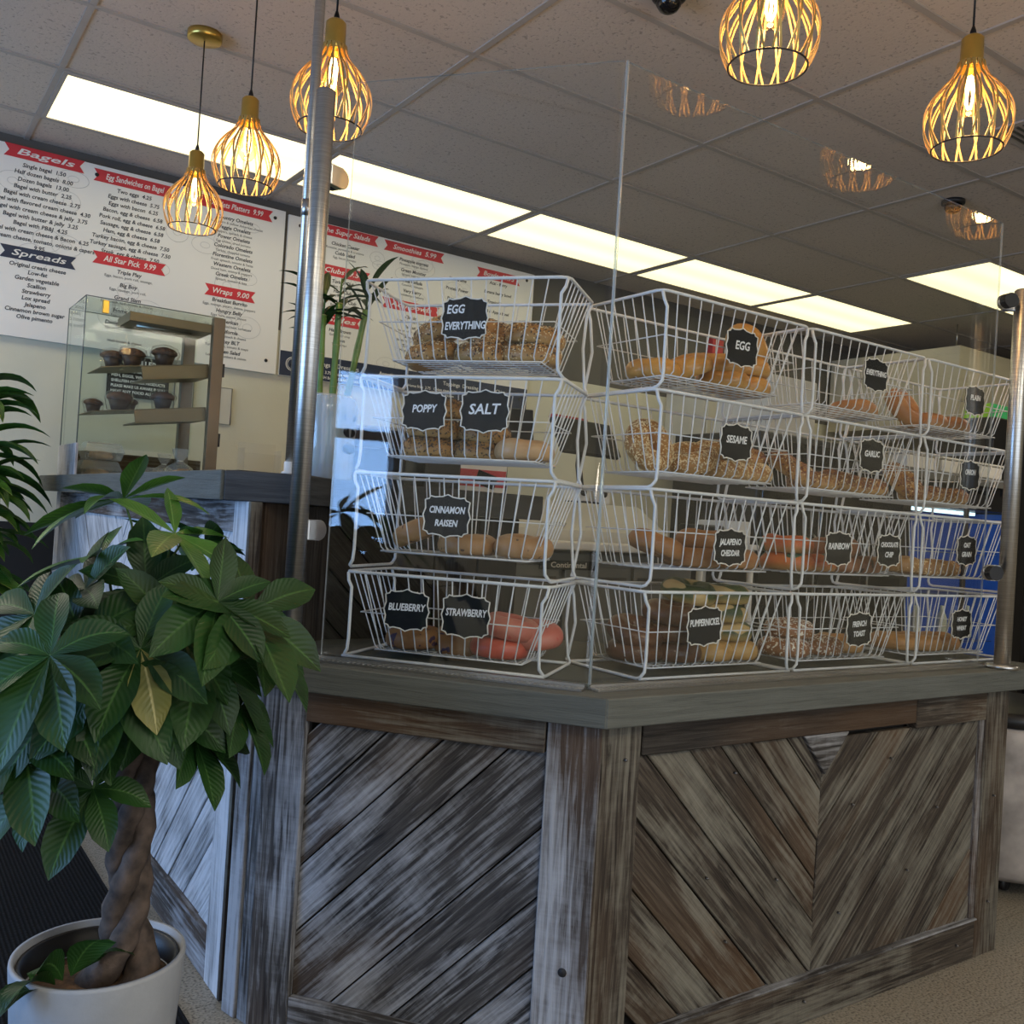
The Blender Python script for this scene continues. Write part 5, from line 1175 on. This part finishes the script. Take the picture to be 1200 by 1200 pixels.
# lucky bamboo in ribbed glass vase
vb = thing('bamboo_vase', 'lucky bamboo in a ribbed clear glass vase on the bar, right of the steel post', 'plant', (1.045, 2.42, 1.2185))
bm = BM(); lathe(bm, [(0.060, 0.0), (0.072, 0.01), (0.074, 0.12), (0.078, 0.20), (0.070, 0.225), (0.060, 0.235), (0.058, 0.235), (0.066, 0.222), (0.072, 0.2), (0.068, 0.02), (0.055, 0.006)], 72, fn=lambda a, z: 1+0.018*math.cos(24*a)); v = obj('vase', bm, 'vase_glass', vb)
bm = BM()
for i in range(36):
    a = 2*PI*i/36; lathe(bm, [(0.0035, 0), (0.0025, 0.003), (0, 0.0035)], 6, M=Matrix.Translation((0.068*math.cos(a), 0.068*math.sin(a), 0.226)))
obj('beaded_lip', bm, 'vase_glass', v)
bm = BM()
for k in range(26): 
    a = rp.uniform(0, 6.28); r = rp.uniform(0, 0.045); lathe(bm, [(0, -0.007), (0.010, -0.004), (0.012, 0), (0.009, 0.005), (0, 0.007)], 10, M=Matrix.Translation((r*math.cos(a), r*math.sin(a), 0.018+0.012*(k//9))))
obj('pebbles', bm, 'pebble', vb)
bmn = BM()
for k, (bx, by, tx, ty, h) in enumerate(((-0.03, 0.0, -0.035, 0.0, 0.42), (0.0, -0.01, 0.01, 0.0, 0.46), (0.02, 0.01, 0.10, 0.02, 0.46), (-0.015, 0.02, -0.02, 0.05, 0.38))):
    bm = BM(); n = 12; pts = [(bx+(tx-bx)*i/n, by+(ty-by)*i/n, 0.03+h*i/n) for i in range(n+1)]
    tube(bm, pts, 0.009, 10, radii=[0.0088 if i % 3 else 0.0102 for i in range(n+1)]); s = obj('stalk', bm, 'bamboo', vb)
    bm = BM()
    for i in range(0, n+1, 3): lathe(bm, [(0.0095, -0.0015), (0.0108, 0), (0.0095, 0.0015)], 10, M=Matrix.Translation(pts[i]), cap=False)
    obj('nodes', bm, 'bamboo_node', s)
    bm = BM()
    for j in range(9):
        a = rp.uniform(0, 6.28); el = rp.uniform(0.1, 1.2); leaflet(bm, Vector(pts[-1])+Vector((0, 0, -0.01*j+0.05)), (math.cos(a)*math.cos(el), math.sin(a)*math.cos(el), math.sin(el)), rp.uniform(0.09, 0.15), 0.012, 1.0, 0, 0)
    tube(bm, [pts[-1], Vector(pts[-1])+Vector((0.004, 0, 0.07))], 0.003, 6)
    obj('leaves', bm, 'leaf_dark', s)
bm = BM()
for k, z in enumerate((0.175, 0.135, 0.090)):
    a = -1.1; lathe(bm, [(0.0, 0.0), (1.0, 0.0)], 20, M=Matrix.Translation((0.0745*math.cos(a), 0.0745*math.sin(a), z)) @ Matrix.Rotation(a, 4, 'Z') @ Matrix.Rotation(PI/2, 4, 'Y') @ Matrix.Diagonal((0.014, 0.026, 0.002, 1)), cap=False)
obj('reflected_ovals', bm, 'black_board', vb)  # dark ovals painted on in place of reflected window lettering

t = thing('phone_tray', 'low black tray lying on the bar just left of the thin steel pole', 'tray', (0.965, 2.72, 1.2185))
bm = BM(); box(bm, -0.075, 0.075, -0.05, 0.05, 0, 0.012, bev=0.004); obj('base', bm, 'black_plastic', t)
bm = BM()
for q in ((-0.075, 0.075, -0.05, -0.044), (-0.075, 0.075, 0.044, 0.05), (-0.075, -0.069, -0.044, 0.044), (0.069, 0.075, -0.044, 0.044)): box(bm, *q, 0.0125, 0.022)
obj('rim', bm, 'black_plastic', t)
t = thing('acrylic_holder', 'small clear holder on the bar behind the black tray', 'holder', (1.03, 2.90, 1.2185))
bm = BM(); box(bm, -0.06, 0.06, -0.03, 0.03, 0, 0.004); box(bm, -0.06, 0.06, -0.03, -0.027, 0.004, 0.085); box(bm, -0.06, 0.06, 0.027, 0.03, 0.004, 0.12); box(bm, -0.06, -0.057, -0.027, 0.027, 0.004, 0.10); box(bm, 0.057, 0.06, -0.027, 0.027, 0.004, 0.10); obj('holder_body', bm, 'wrap', t)
# receipt printer, coffee bag, bin on the bar
t = thing('receipt_printer', 'black receipt printer on the bar behind the Poppy basket', 'printer', (1.27, 2.55, 1.2185), -0.5)
bm = BM(); prism(bm, [(-0.09, 0), (0.09, 0), (0.09, 0.10), (0.03, 0.17), (-0.09, 0.19)], -0.08, 0.08, M=frame_M((0, 0, 0), (0, -1, 0), (0, 0, 1))); obj('housing', bm, 'black_plastic', t)
bm = BM(); box(bm, -0.081, 0.081, -0.088, -0.06, 0.11, 0.113); box(bm, -0.03, 0.03, -0.095, -0.091, 0.03, 0.04); obj('paper_slot', bm, 'steel_dark', t)
t = thing('coffee_bag', 'white and red coffee bag with black print behind the Cinnamon Raisen basket', 'bag', (1.665, 2.62, 1.2185), -0.3)
bm = BM(); prism(bm, [(-0.09, 0), (0.09, 0), (0.095, 0.12), (0.06, 0.20), (-0.06, 0.20), (-0.095, 0.12)], -0.03, 0.03, M=frame_M((0, 0, 0), (1, 0, 0), (0, 0, 1))); bmesh.ops.bevel(bm, geom=list(bm.edges), offset=0.012, segments=2, affect='EDGES'); obj('bag_body', bm, 'white_plastic', t)
bm = BM(); box(bm, -0.088, 0.088, -0.0315, -0.0305, 0.03, 0.085); obj('red_band', bm, 'red_paint', t)
bm = BM(); box(bm, -0.03, 0.04, -0.0325, -0.0316, 0.035, 0.08, M=Matrix.Rotation(0.3, 4, 'Y')); obj('black_print', bm, 'black_board', t)
bm = BM(); box(bm, 1.40, 1.53, 2.50, 2.66, 1.2185, 1.42, bev=0.01); tag(obj('black_canister', bm, 'black_plastic'), 'black square canister left of the coffee bag on the bar', 'canister')

# ================================================================== BACK KITCHEN
t = thing('prep_fridge', 'gray under-counter prep refrigerator seen through the guard bend', 'refrigerator', (0, 0, 0))
bm = BM(); box(bm, 2.14, 3.40, 3.33, 3.95, 0.10, 1.02, bev=0.006); obj('body', bm, 'appliance_gray', t)
for x in (2.22, 3.32):
    for y in (3.40, 3.88):
        bm = BM(); lathe(bm, [(0.03, 0.0), (0.03, 0.02), (0.02, 0.03), (0.02, 0.1005)], 12, c=(x, y, 0)); obj('foot', bm, 'steel_dark', t)
for a, b in ((2.17, 2.56), (2.59, 2.97), (3.0, 3.37)):
    bm = BM(); box(bm, a, b, 3.305, 3.328, 0.16, 0.96, bev=0.004); d = obj('door', bm, 'appliance_gray', t)
    bm = BM(); box(bm, a+0.02, b-0.02, 3.30, 3.304, 0.885, 0.915, bev=0.001); obj('handle', bm, 'steel_dark', d)
bm = BM(); box(bm, 2.44, 2.76, 3.293, 3.298, 0.945, 0.985); pl_ = obj('name_plate', bm, 'black_plastic', t)
bm = BM(); text(bm, 'Continental', 0.034, frame_M((2.60, 3.2925, 0.965), (1, 0, 0), (0, 0, 1)), width=0.20, bold=0.0006, depth=0.0004); obj('lettering', bm, 'sign_white', pl_)
bm = BM(); box(bm, 2.10, 3.45, 3.20, 3.50, 1.035, 1.07, bev=0.008); obj('cutting_board', bm, 'white_plastic', t)
bm = BM(); prism(bm, [(3.51, 1.022), (3.95, 1.022), (3.95, 1.26), (3.75, 1.26), (3.51, 1.12)], 2.14, 3.40, M=Matrix(((0, 0, 1, 0), (1, 0, 0, 0), (0, 1, 0, 0), (0, 0, 0, 1)))); obj('lid', bm, 'appliance_cream', t)
bm = BM(); tube(bm, [(2.60, 3.53, 1.135), (2.60, 3.515, 1.15), (2.74, 3.515, 1.15), (2.74, 3.53, 1.135)], 0.005, 6); obj('lid_handle', bm, 'steel_plain', t)
def pos(x, y, w, h, rz, tilt, label, z=1.26, red=False):
    t = thing('sales_terminal', label, 'terminal', (x, y, z), rz, 'black touch terminals on the back counter')
    bm = BM(); M = Matrix.Translation((0, 0, 0.34)) @ Matrix.Rotation(tilt, 4, 'X'); box(bm, -w/2, w/2, -0.018, 0.018, -h/2, h/2, bev=0.006, M=M); s = obj('screen', bm, 'black_plastic', t)
    if red:
        bm = BM(); box(bm, -w/2, w*0.1, -0.016, 0.012, h/2+0.0005, h/2+0.012, M=M); obj('red_strip', bm, 'red_paint', s)
    bm = BM(); tube(bm, [(0, 0.0, 0.012), (0, 0.04, 0.2), (0, 0.03, 0.33)], 0.018, 10); lathe(bm, [(0.09, 0), (0.09, 0.01), (0.02, 0.014)], 24); obj('stand', bm, 'black_plastic', t)
pos(2.60, 3.85, 0.26, 0.22, -0.5, -0.5, 'black touch terminal seen through the left basket, next to the guard bend')
pos(3.10, 3.85, 0.44, 0.20, 0.15, -0.5, 'black touch terminal with red edge behind the Sesame basket', red=True)
bm = BM(); box(bm, 2.35, 2.45, 3.72, 3.9, 1.262, 1.62, bev=0.01); tag(obj('steel_dispenser', bm, 'hood_steel'), 'tall steel dispenser on the back counter beside the terminals', 'dispenser')
for k, x in enumerate((2.92, 3.06)):
    t = thing('condiment_pump', ['white pump jar on the left', 'white pump jar on the right'][k]+' behind the guard bend', 'jar', (x+0.15, 3.86, 1.261))
    bm = BM(); box(bm, -0.05, 0.05, -0.05, 0.05, 0, 0.09, bev=0.01); obj('jar', bm, 'white_plastic', t)
    bm = BM(); lathe(bm, [(0.016, 0), (0.018, 0.01), (0, 0.014)], 16, M=Matrix.Translation((0, -0.0505, 0.055)) @ Matrix.Rotation(PI/2, 4, 'X')); obj('knob', bm, 'black_plastic', t)
t = thing('laptop_table', 'small white side table with papers and a black tray behind the Jalapeno basket', 'table', (3.75, 3.6, 0))
bm = BM(); box(bm, -0.22, 0.22, -0.2, 0.2, 1.07, 1.10, bev=0.006); obj('table_top', bm, 'white_plastic', t)
for sx in (-1, 1):
    for sy in (-1, 1):
        bm = BM(); tube(bm, [(sx*0.19, sy*0.17, 0), (sx*0.19, sy*0.17, 1.07)], 0.018, 8); obj('leg', bm, 'white_plastic', t)
bm = BM(); box(bm, 3.62, 3.80, 3.5, 3.66, 1.101, 1.19, bev=0.008); tag(obj('card_reader', bm, 'black_plastic'), 'black card reader on the small white table', 'card reader')
bm = BM(); box(bm, 3.85, 3.95, 3.45, 3.75, 1.101, 1.22, bev=0.003); tag(obj('paper_stack', bm, 'white_plastic'), 'stack of white papers on the small white table', 'papers')
# black upright cooler in the middle and blue-lit drinks cooler to the right
t = thing('black_cabinet', 'tall black cabinet behind the Garlic and Rainbow baskets', 'cabinet', (0, 0, 0))
bm = BM(); box(bm, 3.98, 5.0, 3.45, 4.1, 0.0, 1.72, bev=0.008); obj('body', bm, 'black_plastic', t)
for a, b in ((4.0, 4.48), (4.5, 4.98)):
    bm = BM(); box(bm, a, b, 3.425, 3.448, 0.08, 1.68, bev=0.004); d = obj('door', bm, 'black_gloss', t)
    bm = BM(); tube(bm, [(b-0.05, 3.42, 0.8), (b-0.05, 3.40, 0.82), (b-0.05, 3.40, 1.16), (b-0.05, 3.42, 1.18)], 0.006, 6); obj('handle', bm, 'steel_plain', d)
bm = BM(); box(bm, 4.1, 4.5, 3.5, 3.9, 1.722, 2.05, bev=0.01); tag(obj('cream_carton', bm, 'appliance_cream'), 'cream carton on top of the black cabinet', 'carton')
cl = thing('drinks_cooler', 'black drinks cooler with blue glowing interior behind the Oat Grain basket', 'cooler', (0, 0, 0))
bm = BM()
for b_ in ((5.02, 5.10, 3.25, 3.9, 0.0, 1.5), (6.25, 6.33, 3.25, 3.9, 0.0, 1.5), (5.10, 6.25, 3.86, 3.9, 0.0, 1.5), (5.10, 6.25, 3.25, 3.9, 1.40, 1.5), (5.10, 6.25, 3.25, 3.9, 0.0, 0.25)): box(bm, *b_)
obj('shell', bm, 'black_plastic', cl)
bm = BM(); box(bm, 5.11, 6.24, 3.84, 3.858, 0.26, 1.39); box(bm, 6.236, 6.248, 3.27, 3.84, 0.26, 1.39); obj('blue_liner', bm, 'blue_glow', cl)
bm = BM(); box(bm, 5.2, 6.15, 3.45, 3.50, 1.375, 1.395); obj('interior_lamp', bm, 'fridge_light', cl)
for z in (0.55, 0.85, 1.12):
    bm = BM()
    for k in range(9): tube(bm, [(5.11, 3.34+k*0.055, z), (6.24, 3.34+k*0.055, z)], 0.003, 5)
    obj('wire_shelf', bm, 'steel_plain', cl)
bm = BM(); box(bm, 5.10, 6.25, 3.252, 3.258, 0.25, 1.40); obj('glass_door', bm, 'case_glass', cl)
bm = BM(); box(bm, 5.66, 5.70, 3.235, 3.25, 0.25, 1.40); obj('door_frame', bm, 'steel_dark', cl)
for k in range(7):
    x = 5.22+k*0.15; z = 0.56; h = 0.2
    bm = BM(); lathe(bm, [(0.032, 0), (0.034, 0.01), (0.034, 0.13), (0.014, 0.18), (0.014, 0.21), (0, 0.212)], 16); o = obj('drink_bottle', bm, 'blue_glow' if k % 2 else 'white_plastic'); o.location = (x, 3.45, z+0.0035)
    tag(o, 'drink bottle on the wire shelf inside the blue drinks cooler', 'bottle', 'bottles in the drinks cooler')
# shelf with white tubs, black oven and green box
t = thing('wall_shelf', 'black rack shelf with gray front lip behind the Onion basket', 'shelf', (0, 0, 0))
bm = BM(); box(bm, 5.0, 6.34, 3.3, 3.75, 1.56, 1.62, bev=0.004); obj('board', bm, 'appliance_gray', t)
bm = BM()
for x in (5.05, 6.30): box(bm, x-0.02, x+0.02, 3.32, 3.36, 1.5005, 1.56); box(bm, x-0.02, x+0.02, 3.7, 3.74, 1.5005, 1.56)
obj('feet', bm, 'steel_dark', t)
def tub(x, y, z, w, label):
    t = thing('white_tub', label, 'tub', (x, y, z), 0, 'white food tubs on the rack shelf')
    bm = BM(); box(bm, -w/2, w/2, -0.09, 0.09, 0, 0.085, bev=0.012); obj('tub_body', bm, 'white_plastic', t)
    bm = BM(); box(bm, -w/2-0.008, w/2+0.008, -0.098, 0.098, 0.086, 0.10, bev=0.006); obj('lid', bm, 'white_plastic', t)
tub(5.35, 3.45, 1.621, 0.3, 'white lidded tub at the left on the rack shelf'); tub(5.72, 3.45, 1.621, 0.28, 'white lidded tub in the middle on the rack shelf'); tub(6.12, 3.45, 1.621, 0.36, 'wide white lidded tub at the right on the rack shelf')
bm = BM(); box(bm, 6.36, 7.8, 3.47, 3.97, 0.0, 2.07, bev=0.01); tag(obj('black_oven', bm, 'black_plastic'), 'tall black oven at the far right under the hood', 'oven')
bm = BM(); box(bm, 6.40, 6.70, 3.52, 3.72, 2.071, 2.17, bev=0.003); gb = obj('green_box', bm, 'green_card'); tag(gb, 'green box with lime end on top of the black oven', 'box')
bm = BM(); box(bm, 6.393, 6.399, 3.525, 3.715, 2.073, 2.168); obj('lime_end', bm, 'lime_card', gb)
t = thing('exhaust_hood', 'stainless steel exhaust hood hanging at the far right', 'hood', (0, 0, 0))
bm = BM(); prism(bm, [(6.79, 4.0), (8.8, 4.0), (8.8, 5.15), (6.79, 5.15)], 2.08, 2.69); obj('canopy', bm, 'hood_steel', t)
bm = BM(); tube(bm, [(6.84, 4.06, 2.69), (6.84, 4.06, CZ-0.007)], 0.006, 6); tube(bm, [(8.7, 4.06, 2.69), (8.7, 4.06, CZ-0.007)], 0.006, 6); obj('hanger_rod', bm, 'steel_plain', t)
t = thing('wall_cabinet', 'cream wall cabinet high on the back wall behind the Egg basket', 'cabinet', (0, 0, 0))
bm = BM(); box(bm, 4.95, 6.1, 4.82, WY-0.002, 1.62, 2.22, bev=0.004); obj('body', bm, 'appliance_cream', t)
for a, b in ((4.97, 5.51), (5.54, 6.08)):
    bm = BM(); box(bm, a, b, 4.80, 4.818, 1.64, 2.20, bev=0.003); d = obj('door', bm, 'appliance_cream', t)
    bm = BM(); tube(bm, [(b-0.04, 4.795, 1.72), (b-0.04, 4.78, 1.74), (b-0.04, 4.78, 1.84), (b-0.04, 4.795, 1.86)], 0.005, 6); obj('handle', bm, 'steel_plain', d)
bm = BM(); box(bm, 5.35, 5.47, WY-0.06, WY-0.001, 2.52, 2.66, bev=0.004); tag(obj('fire_alarm', bm, 'red_paint'), 'red fire alarm box high on the dark back wall', 'alarm')

# wrapped kiosk on casters at the right
k_ = thing('merch_kiosk', 'wood-print wrapped rolling bin at the right edge beside the counter', 'bin', (3.42, 1.78, 0))
bm = BM(); lathe(bm, [(0.285, 0.055), (0.30, 0.075), (0.30, 0.545), (0.29, 0.56), (0.0, 0.56)], 40); obj('drum', bm, 'kiosk_print', k_)
bm = BM(); lathe(bm, [(0.295, 0.561), (0.295, 0.60), (0.27, 0.61), (0, 0.61)], 40); obj('rim_top', bm, 'black_plastic', k_)
for a in (0.6, 2.2, 3.8, 5.3):
    bm = BM(); lathe(bm, [(0.0, -0.012), (0.024, -0.012), (0.026, 0), (0.024, 0.012), (0, 0.012)], 14, M=Matrix.Translation((0.2*math.cos(a), 0.2*math.sin(a), 0.027)) @ Matrix.Rotation(PI/2, 4, 'X')); box(bm, 0.2*math.cos(a)-0.012, 0.2*math.cos(a)+0.012, 0.2*math.sin(a)-0.016, 0.2*math.sin(a)+0.016, 0.045, 0.056); obj('caster', bm, 'black_plastic', k_)
t = thing('display_fridge', 'tall black display fridge cut by the right edge beyond the post', 'refrigerator', (0, 0, 0))
bm = BM(); box(bm, 3.95, 4.9, 1.50, 2.0, 0.0, 1.95, bev=0.01); obj('body', bm, 'black_plastic', t)
bm = BM(); box(bm, 3.935, 3.949, 1.53, 1.97, 0.2, 1.85, bev=0.003); obj('door', bm, 'black_gloss', t)
